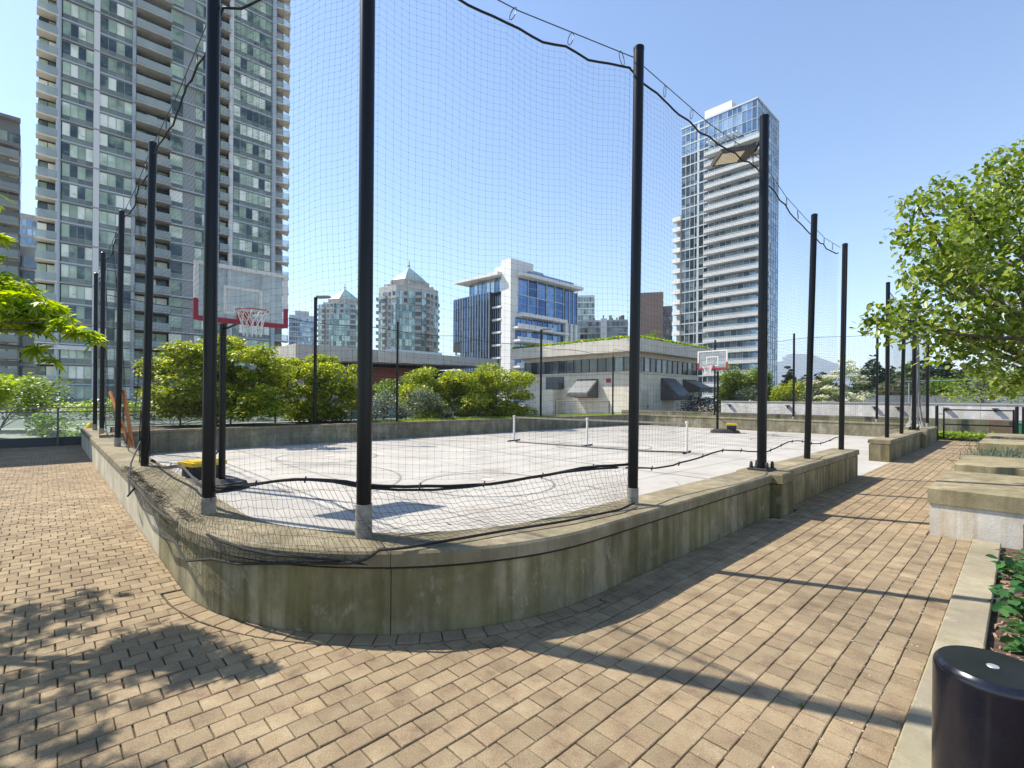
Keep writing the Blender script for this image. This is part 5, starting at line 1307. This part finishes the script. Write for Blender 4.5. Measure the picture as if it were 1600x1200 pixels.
# ================================================================== PLANTS
# big broadleaf tree on the right
tops = [at(x, y, Y) for x, y, Y in [(1560, 262, 7.4), (1595, 250, 6.9), (1612, 300, 7.2), (1432, 318, 7.0), (1470, 300, 7.6), (1512, 318, 6.8), (1550, 340, 7.5), (1590, 352, 6.6), (1424, 370, 6.9), (1468, 372, 6.5), (1520, 385, 7.3), (1572, 402, 6.6),
        (1432, 425, 7.2), (1475, 432, 6.7), (1530, 445, 6.3), (1590, 455, 7.0), (1386, 492, 6.7), (1420, 478, 7.2), (1455, 505, 6.5), (1500, 500, 7.2), (1548, 512, 6.6), (1595, 520, 6.8), (1362, 505, 6.9), (1478, 545, 6.9), (1530, 562, 6.6), (1585, 575, 6.9), (1408, 515, 6.4), (1620, 600, 7.0), (1565, 600, 7.5)]]
RR = [.38, .42, .5, .33, .36, .42, .5, .5, .34, .42, .5, .5, .33, .42, .5, .5, .30, .3, .36, .42, .42, .42, .22, .32, .34, .36, .3, .3, .28]
r_ = random.Random(12)
for k in range(46):
    q = r_.uniform(-1.2, 1.9); e = r_.uniform(-.6, 1.2); tops.append((9.3+2.3*math.cos(q)*math.cos(e)*r_.uniform(.5, 1), 7.6+2.6*math.sin(q)*math.cos(e), 3.9+2.0*math.sin(e))); RR.append(.55)
tree('shade_tree', 'large leafy green tree with long drooping leaves on the right above the planters', 'tree', (8.9, 7.4, .3), tops, RR, M['leaf_big'], 1350, .098, 'oval', trunk_r=.13, fork=.45, seed=3, zs=.8, droop=.55, shell=.25, limbs=60)
# second, smaller tree beyond the gate
tops = [at(x, y, Y) for x, y, Y in [(1500, 600, 27), (1520, 590, 28), (1545, 585, 27), (1570, 590, 28), (1595, 600, 27), (1505, 618, 26.5), (1530, 615, 27), (1560, 618, 28), (1590, 622, 27), (1488, 612, 27.5), (1515, 628, 27), (1600, 578, 29), (1535, 570, 28)]]
b0 = at(1527, 655, 27); tree('small_tree', 'small layered green tree behind the black gate', 'tree', (b0[0], b0[1], .7), tops, [.75]*13, M['leaf_big'], 150, .17, 'oval', trunk_r=.05, seed=6, zs=.5, limbs=10)
# flowering dogwood
fnD = lambda x, y: (abs(x-1312) < 10+46*min(1, max(0, (y-562)/45))) and (y < 640)
tops = blob_tops(1268, 1362, 566, 638, 28.6, 30.4, 26, 5, fnD); b0 = at(1305, 652, 29.4)
dg = tree('flowering_tree', 'small tree covered in cream blossom in front of the white wall', 'tree', (b0[0], b0[1], .75), tops, [.46]*26, M['leaf_mid'], 420, .12, 'rhomb', trunk_r=.045, seed=8, zs=.38, limbs=22)
P = clump_points([(x, y, z+.12) for x, y, z in tops], [.5]*26, 420, 9, .4, .26); V, F = leaves(P, .13, 'rhomb', 0, .75, 10); npmesh('blossom', V, F, M['blossom'], dg)
# japanese maples behind the court
def maple(label, x0, x1, y0, y1, Y, n, seed, mt=None, per=1300, trunkpx=None, zb=.5, R=.55, grp='round headed maples behind the court wall'):
    cx, cy = (x0+x1)/2, (y0+y1)/2
    q1, q2 = seed*1.7, seed*.9
    fn = lambda x, y: y > y0+(y1-y0)*(.04+.30*abs((x-cx)/((x1-x0)/2))**3+.07*math.sin(x*.11+q1)+.05*math.sin(x*.31+q2)) and (y < y1-5 or abs(x-cx) < (x1-x0)*.40)
    tops = blob_tops(x0, x1, y0, y1, Y-1.5, Y+1.5, n, seed, fn); b0 = at(trunkpx or cx, 655, Y)
    return tree('maple_tree', label, 'tree', (b0[0], b0[1], zb), tops, [R*random.Random(seed+i).uniform(.5, 1.15) for i in range(len(tops))], mt or M['leaf_maple'], per, .13, 'rhomb', grp, .07, .12, seed, .5, .35, .45, 14, multi=3)
maple('broad golden green maple behind the near basketball hoop', 236, 440, 526, 650, 17.6, 96, 21, R=.62)
maple('golden green maple between the near hoop and the nearest pole', 425, 562, 558, 650, 20.5, 66, 22, R=.6)
maple('golden green maple standing left of the pavilion', 636, 745, 574, 654, 25.0, 62, 23, R=.7, per=1000)
maple('darker edged golden maple touching the pavilion wall', 730, 822, 572, 654, 26.2, 52, 24, R=.72, per=1000)
maple('small olive green maple in front of the red slatted wall', 590, 660, 586, 628, 27.5, 22, 25, M['leaf_mid'], R=.6, per=900)
# shrubs
def shrub(label, x0, x1, y0, y1, Y, n, seed, mt, size=.12, R=.4, per=500, zb=.5, name='shrub', kind='rhomb', grp=None):
    cx, cy = (x0+x1)/2, (y0+y1)/2
    fn = lambda x, y: ((x-cx)/((x1-x0)/2))**2+((y-y1)/(y1-y0))**2 < 1
    tops = blob_tops(x0, x1, y0, y1, Y-.7, Y+.7, n, seed, fn); b0 = at(cx, y1, Y)
    return tree(name, label, 'shrub', (b0[0], b0[1], zb), tops, [R]*len(tops), mt, per, size, kind, grp, .03, .3, seed, .8, 0, .5, 6)
shrub('rounded grey green shrub beside the nearest pole', 566, 700, 612, 652, 22.2, 34, 31, M['leaf_grey'], .10, .42, 600)
shrub('dark green shrub under the left maple', 470, 580, 632, 655, 20.8, 16, 32, M['leaf_mid'], .1, .35)
shrub('low yellow green shrub at the foot of the pavilion maples', 640, 700, 640, 656, 22.5, 9, 33, M['leaf_cover'], .1, .22)
shrub('dark rounded bush against the pavilion wall', 1066, 1120, 618, 650, 36.5, 24, 34, M['dirt'], .15, .55, 300, zb=0)
shrub('bright green upright shrub above the white wall left of the pole', 1128, 1165, 578, 624, 44, 26, 35, M['leaf_big'], .22, .9, 260, zb=0, name='garden_tree')
shrub('bright green rounded tree above the white wall next to the thick pole', 1168, 1203, 578, 624, 45, 26, 36, M['leaf_big'], .22, .9, 260, zb=0, name='garden_tree')
shrub('pale yellowish shrub just above the white wall', 1150, 1190, 608, 626, 40, 12, 37, M['leaf_grey'], .18, .5, 200, zb=0)
shrub('green shrub above the white wall behind the distant thin pole', 1212, 1260, 598, 626, 42, 22, 38, M['leaf_maple'], .2, .7, 150, zb=0)
for i, (x0, x1, y0, Y, lab) in enumerate(((1005, 1050, 640, 30, 0), (1448, 1495, 641, 25.5, 'left grey green tussock behind the gate'), (1488, 1545, 640, 25.5, 'middle grey green tussock behind the gate'), (1538, 1600, 641, 25.5, 'right grey green tussock behind the gate'))):
    if lab: shrub(lab, x0, x1, y0, 660, Y, 16, 50+i, M['leaf_grey'], .28, .3, 420, zb=.75, kind='blade', grp='tussocks behind the gate')
# tree line
r_ = random.Random(77)
def conifer(x, ytop, Y, w, label, seed, mt=None, per=330):
    b0 = at(x, 640, Y); zt = at(x, ytop, Y)[2]; tops, R = [], []; rr = random.Random(seed); H = zt+1
    for k in range(int(H*2.2)):
        f = k/(H*2.2); ra = w*(1-f)**.8
        for j in range(3 if f < .8 else 1):
            q = rr.uniform(0, 6.28); tops.append((b0[0]+ra*.7*math.cos(q), b0[1]+ra*.7*math.sin(q), -1+H*f)); R.append(max(.25, ra*.55))
    tree('conifer', label, 'tree', (b0[0], b0[1], -1.2), tops, R, mt or M['leaf_dark'], per, .5, 'rhomb', 'dark conifers beyond the white wall', .18, .6, seed, .5, .5, .3, 6)
conifer(1232, 566, 75, 2.0, 'slender spruce with a thin spire left of the blossoming tree', 1)
conifer(1250, 590, 72, 3.2, 'short dark conifer just right of the slender spruce', 2)
conifer(1276, 597, 74, 3.4, 'short dark conifer behind the left edge of the blossoming tree', 3)
conifer(1332, 600, 76, 3.0, 'short dark conifer hidden behind the blossoming tree', 4)
conifer(1362, 576, 76, 3.4, 'dark conifer right of the blossoming tree', 5)
conifer(1386, 574, 72, 3.8, 'dark conifer behind the first poles beyond the opening', 6)
conifer(1420, 556, 64, 3.4, 'tallest dark conifer seen between the far poles', 7, M['leaf_mid'])
conifer(1447, 572, 66, 3.2, 'conifer behind the last pole before the gate', 8)
conifer(1478, 558, 70, 4.2, 'broad dark conifer above the gate', 9)
conifer(1512, 562, 72, 4.2, 'dark conifer above the gate near the drooping branches', 10)
conifer(1545, 560, 72, 4.4, 'dark conifer behind the right end of the gate', 11)
conifer(1590, 565, 75, 5., 'dark conifer at the right edge behind the leafy tree', 12)
conifer(1305, 603, 80, 3.4, 'low dark conifer seen through the blossom', 13)
P = []
for k in range(26000):
    x = r_.uniform(1125, 1680); Y = r_.uniform(44, 62); p = at(x, 0, Y); P.append((p[0], p[1], r_.uniform(-1, 3.0+.7*math.sin(x*.05)+.4*math.sin(x*.21))))
V, F = leaves(np.array(P), .5, 'rhomb', .2, .4, 71); o = npmesh('distant_undergrowth', V, F, leafmat('dull_green_leaf', (.03, .045, .02), (.07, .085, .035), (.13, .14, .07), .2), kind='stuff')
tag(o, 'band of mixed bushes beyond the white wall', 'bushes')
P = []
for k in range(26000):
    x = r_.uniform(1255, 1690); p = at(x, 0, r_.uniform(64, 84)); P.append((p[0], p[1], r_.uniform(-1, 4.0+(2.2 if x > 1345 else 0)+.9*math.sin(x*.07)+.6*math.sin(x*.23+1))))
V, F = leaves(np.array(P), .65, 'rhomb', .2, .4, 72); o = npmesh('distant_wood', V, F, M['leaf_dark'], kind='stuff')
tag(o, 'dark mass of distant trees below the conifers', 'wood')
shrub('bright green bushes above the wall right of the gathered netting', 1450, 1490, 592, 615, 34, 14, 39, M['leaf_mid'], .2, .6, 170, zb=0)
m = MB(); m.tube([at(1400, 596, 33), at(1650, 590, 33)], .03, 6); m.tube([at(1420, 598, 33), (at(1420, 598, 33)[0], 33, 1.4)], .03, 6); tag(m.build('handrail', M['mull_l']), 'thin pale handrail crossing above the white wall behind the gate', 'railing')
m = MB(); A, B = at(1330, 625, 34), at(1660, 625, 34); m.hexa([(A[0], 34, 0), (B[0], 34, 0), (B[0], 35, 0), (A[0], 35, 0), (A[0], 34, 2.0), (B[0], 34, 2.0), (B[0], 35, 2.0), (A[0], 35, 2.0)]); tag(m.build('boundary_wall', M['greyb'], loc=Vector((A[0], 34, 0))), 'dark grey boundary wall rising just above the white wall on the right', 'wall')
# left side planting beyond the balustrade
def mass(label, x0, x1, y0, y1, Y, n, seed, mt, size, R, per, zb, name='shrub', kind='rhomb', cat='shrub'):
    tops = blob_tops(x0, x1, y0, y1, Y-.8, Y+.8, n, seed); b0 = at((x0+x1)/2, y1, Y)
    return tree(name, label, cat, (b0[0], b0[1], zb), tops, [R]*n, mt, per, size, kind, None, .04, .3, seed, .8, .1, .3, 8)
mass('bright yellow green maple rising beyond the glass balustrade at far left', -60, 60, 592, 640, 21.5, 30, 61, M['leaf_yel'], .16, .6, 260, -.5, 'maple_tree', 'palm', 'tree')
mass('mid green shrub rising beyond the balustrade beside the yellow one', 30, 95, 590, 660, 20.5, 22, 62, M['leaf_mid'], .14, .5, 300, -.5)
mass('sunlit shrub seen through the balustrade glass', 50, 100, 648, 684, 18.8, 12, 63, M['leaf_cover'], .14, .35, 400, -.6)
mass('small sunlit shrub seen through the balustrade glass next to the orange bag', 98, 132, 664, 684, 18.6, 7, 64, M['leaf_cover'], .13, .28, 400, -.6)
mass('long clipped yellow green hedge between the balustrade and the tower', 70, 455, 632, 641, 27, 60, 65, M['leaf_cover'], .15, .5, 260, -.5, 'hedge', 'rhomb', 'hedge')
mass('dark hedge behind the clipped one', -20, 460, 630, 665, 34, 60, 66, M['leaf_dark'], .2, .8, 120, -.5, 'hedge', 'rhomb', 'hedge')
# low grass along the wall tops
P = []
for k in range(9000):
    u, v = r_.uniform(9.5, 26.5), 17.35+abs(r_.gauss(0, .5)); P.append(W(u, v, .56))
for k in range(1500): P.append(W(27.35+abs(r_.gauss(0, .4)), r_.uniform(3, 14), .62 if r_.random() < .2 else .3))
V, F = leaves(np.array(P), .16, 'blade', -1.1, .2, 81); V = V.copy(); o = npmesh('grass_strip', V, F, M['leaf_cover'], kind='stuff'); tag(o, 'yellow green grass along the top of the court back wall', 'grass')
P = [W(r_.uniform(27.5, 28.4), r_.uniform(-3, 3.5), r_.uniform(.0, .3)) for k in range(5000)]
V, F = leaves(np.array(P), .13, 'rhomb', -.2, .6, 82); o = npmesh('ground_cover', V, F, M['leaf_cover'], kind='stuff'); tag(o, 'bright green ground cover just behind the black gate', 'plants')
# near planting bed: laurel-like plants, grass tufts, bark
def leafy(label, u, v, r, hgt, n, seed, size=.11):
    rr = random.Random(seed); b = W(u, v, -.01); t = thing('leafy_plant', label, 'plant', b, 'broad leaved plants in the foreground bed')
    st = MB(); P = []
    for k in range(n):
        q = rr.uniform(0, 6.28); R_ = r*rr.random()**.5; h = hgt*rr.uniform(.55, 1)*(1-.4*(R_/r)**2); tip = Vector(b)+Vector((R_*math.cos(q), R_*math.sin(q), h))
        st.tube([Vector(b)+Vector((R_*.4*math.cos(q), R_*.4*math.sin(q), -.01)), Vector(b)+Vector((R_*.8*math.cos(q), R_*.8*math.sin(q), h*.6)), tip], .003, 4, False)
        for i in range(9): P.append(tip+Vector((rr.gauss(0, .012), rr.gauss(0, .012), -i*.018)))
    st.build('stem', M['leaf_mid'], t, kind='stuff')
    V, F = leaves(np.array(P), size, 'oval', .12, .6, seed); npmesh('foliage', V, F, M['leaf_low'], t)
leafy('broad leaved plant beside the kerb nearest the white planter base', 6.2, -.02, .22, .40, 12, 91)
leafy('broad leaved plant overhanging the kerb in the middle of the bed', 5.35, -.08, .24, .38, 14, 92)
leafy('broad leaved plant with large glossy leaves at the right edge', 4.75, -.12, .22, .34, 12, 93)
leafy('broad leaved plant farther back in the bed at the right edge', 5.6, -.7, .36, .42, 16, 94)
def tuft(label, u, v, z, r, hgt, n, seed):
    rr = random.Random(seed); b = W(u, v, z); P = [(b[0]+rr.gauss(0, r), b[1]+rr.gauss(0, r), z) for k in range(n)]
    V, F = leaves(np.array(P), hgt, 'blade', -.95, .1, seed); o = npmesh('grass_tuft', V, F, M['leaf_grey']); tag(o, label, 'grass', 'grey green grass tufts among the planters', 'stuff')
tuft('grey green tuft at the foot of the white planter base', 7.45, -.55, 0, .14, .27, 600, 1)
tuft('grey green tuft between the second and third planter blocks, near side', 14.0, .15, .28, .3, .28, 500, 2)
tuft('grey green tuft between the second and third planter blocks, far side', 16.0, .3, .28, .3, .28, 500, 3)
tuft('grey green tuft between the two nearest planter blocks', 10.7, .0, .28, .15, .2, 250, 4)
tuft('grey green tuft between the two farthest planter blocks', 20.2, .3, .28, .3, .28, 400, 5)
V, F = [], []
mm = MB()
for k in range(2600):
    u, v = r_.uniform(1.2, 7.6), .15-abs(r_.gauss(0, .9)); c = Vector(W(u, v, .0)); q = r_.uniform(0, 3.14); L = r_.uniform(.008, .03); w = L*r_.uniform(.3, .6); h = r_.uniform(.002, .012)
    x = Vector((math.cos(q), math.sin(q), r_.uniform(-.4, .4)))*L; y = Vector((-math.sin(q), math.cos(q), r_.uniform(-.4, .4)))*w; z = Vector((0, 0, h))
    mm.add([c-x-y, c+x-y*.6, c+x*.8+y, c-x+y*.7, c-x*.8-y*.7+z, c+x*.7-y*.5+z, c+x*.6+y*.8+z, c-x*.9+y*.5+z], [(4, 5, 6, 7), (0, 1, 5, 4), (1, 2, 6, 5), (2, 3, 7, 6), (3, 0, 4, 7)])
o = mm.build('bark_chips', M['chip'], kind='stuff'); tag(o, 'brown bark chips covering the foreground bed', 'mulch')
mm = MB()                                   # petals and crumbs in the joints
for k in range(1500):
    if k < 950: u, v = r_.uniform(2, 14), .42+abs(r_.gauss(0, .28))
    elif k < 1150: u, v = r_.uniform(3, 22), .42+r_.random()*1.9
    else: u, v = r_.uniform(-3, .8), r_.uniform(1.5, 9)
    if k < 950 and u > 7.8: v += .41
    if r_.random() < .75 and k < 950: v = .41+round((v-.41)/PV)*PV+r_.gauss(0, .004)
    if inside_court(u, v) or (u < 7.8 and v < .41): continue
    if k >= 950 and r_.random() < .75: continue
    c = Vector(W(u, v, .001)); s = r_.uniform(.0025, .007)
    mm.add([c+Vector((s*math.cos(q+k), s*.7*math.sin(q+k), 0)) for q in (0, 1.57, 3.14, 4.71)]+[c+Vector((0, 0, s*.6))], [(0, 1, 4), (1, 2, 4), (2, 3, 4), (3, 0, 4)])
o = mm.build('fallen_petals', M['debris'], kind='stuff'); tag(o, 'scattered pale petals and crumbs caught in the paving joints', 'debris')
mm = MB()
V, F = leaves(np.array([W(u+r_.gauss(0, .02), v+r_.gauss(0, .008), .0) for u, v in [(3.95, .42)]*8+[(2.95, .82)]*16+[(5.85, .44)]*8+[(2.6, 1.9)]*4 for _ in range(1)]), .012, 'rhomb', -.6, .2, 99)
o = npmesh('joint_weeds', V, F, M['leaf_mid'], kind='stuff'); tag(o, 'tiny green weeds growing in the paving joints', 'weeds')

# the tree whose branch reaches in at the left and whose crown shades the near paving
tops = [(x, y, z) for x, y, z in [(-5.0, 3.6, 2.8), (-4.7, 3.1, 3.1), (-5.6, 4.2, 2.7), (-5.4, 3.2, 3.6), (-6.2, 3.8, 3.0), (-4.9, 2.4, 3.3), (-5.7, 2.5, 2.8), (-6.6, 3.0, 3.4), (-6.8, 4.4, 2.9), (-5.1, 1.9, 3.5), (-4.4, 1.9, 3.0), (-6.0, 3.6, 3.9), (-5.2, 2.8, 4.0),
        (-4.3, 2.9, 3.6), (-3.9, 2.2, 3.5), (-4.0, 1.6, 3.2), (-4.9, 4.1, 3.3), (-6.4, 2.2, 2.9), (-4.6, 1.2, 3.2), (-5.5, 1.2, 3.2), (-7.2, 3.6, 3.0), (-6.1, 4.7, 3.3), (-3.6, 1.5, 3.6), (-3.3, 1.9, 3.9), (-4.2, 2.5, 4.1)]]
RR = [.5]*len(tops)
br = [((15, 460), 3.9, .22), ((45, 475), 3.7, .20), ((-20, 440), 4.0, .3), ((75, 490), 3.7, .14), ((95, 505), 3.6, .09), ((20, 505), 3.8, .14), ((-15, 500), 3.9, .25), ((55, 510), 3.7, .10), ((118, 515), 3.6, .06), ((135, 520), 3.6, .05), ((148, 532), 3.6, .04), ((62, 545), 3.7, .06), ((82, 560), 3.7, .04), ((-5, 370), 3.9, .06), ((-8, 400), 3.9, .05)]
for (px, py), Y, R_ in br: tops.append(at(px, py, Y)); RR.append(R_)
mp = tree('maple_tree', 'japanese maple just outside the left edge, one bright branch reaching in', 'tree', (-5.9, 3.6, 0), tops[:25], RR[:25], M['leaf_yel'], 300, .12, 'palm', None, .09, .3, 15, .55, .35, .35, 25)
P = clump_points(tops[25:], RR[25:], 1300, 16, .0, .45); V, F = leaves(P, .115, 'palm', .35, .65, 17); npmesh('crown', V, F, M['leaf_yel'], mp)
m = MB(); s0 = Vector((-5.7, 3.7, 1.9))
for k in (0, 1, 3, 4, 9, 11, 13): p = Vector(tops[25+k]); m.tube([s0, s0.lerp(p, .5)+Vector((0, 0, .15)), p], [.03, .012, .004], 6)
m.build('limb', M['bark'], mp, smooth=True)

# ---- mountains
m = MB(); pts = [(1120, 612), (1165, 590), (1200, 572), (1222, 560), (1238, 553), (1255, 553), (1270, 556), (1290, 567), (1312, 572), (1330, 580), (1352, 596), (1385, 604), (1430, 612), (1500, 616), (1600, 620)]
Yd = 5200; rows = []
for f, dy in ((0, 0), (.35, -500), (.7, -1100), (1., -1700)):
    row = []
    for i in range(len(pts)*4-3):
        a_, b_ = pts[i//4], pts[min(i//4+1, len(pts)-1)]; q = (i % 4)/4; x, y = a_[0]+(b_[0]-a_[0])*q, a_[1]+(b_[1]-a_[1])*q
        p = at(x, y, Yd); jit = r_.uniform(-1, 1)*14; row.append((p[0], p[1]+dy+jit*8, max(-5, (p[2]+jit*.5)*(1-f)+jit*(1 if 0 < f < 1 else .2))))
    rows.append(row)
n = len(rows[0]); m.add([p for row in rows for p in row], [(k*n+i, k*n+i+1, (k+1)*n+i+1, (k+1)*n+i) for k in range(3) for i in range(n-1)])
m.build('mountain', M['mount'], kind='structure')

# ---- clear summer haze that pales the mountain
hz = MB(); x0, x1, y0, y1, z0, z1 = -3000, 6500, -400, 6200, -12, 560
hz.add([(x0, y0, z0), (x1, y0, z0), (x1, y1, z0), (x0, y1, z0), (x0, y0, z1), (x1, y0, z1), (x1, y1, z1), (x0, y1, z1)], [(3, 2, 1, 0), (4, 5, 6, 7), (0, 1, 5, 4), (1, 2, 6, 5), (2, 3, 7, 6), (3, 0, 4, 7)])
hm = bpy.data.materials.new('haze'); hm.use_nodes = True; hn = hm.node_tree.nodes; hn.clear()
ho = hn.new('ShaderNodeOutputMaterial'); pvv = hn.new('ShaderNodeVolumePrincipled'); pvv.inputs['Color'].default_value = (.80, .88, 1, 1); pvv.inputs['Density'].default_value = .00014
hm.node_tree.links.new(pvv.outputs[0], ho.inputs['Volume'])
hz.build('haze', hm, kind='stuff')
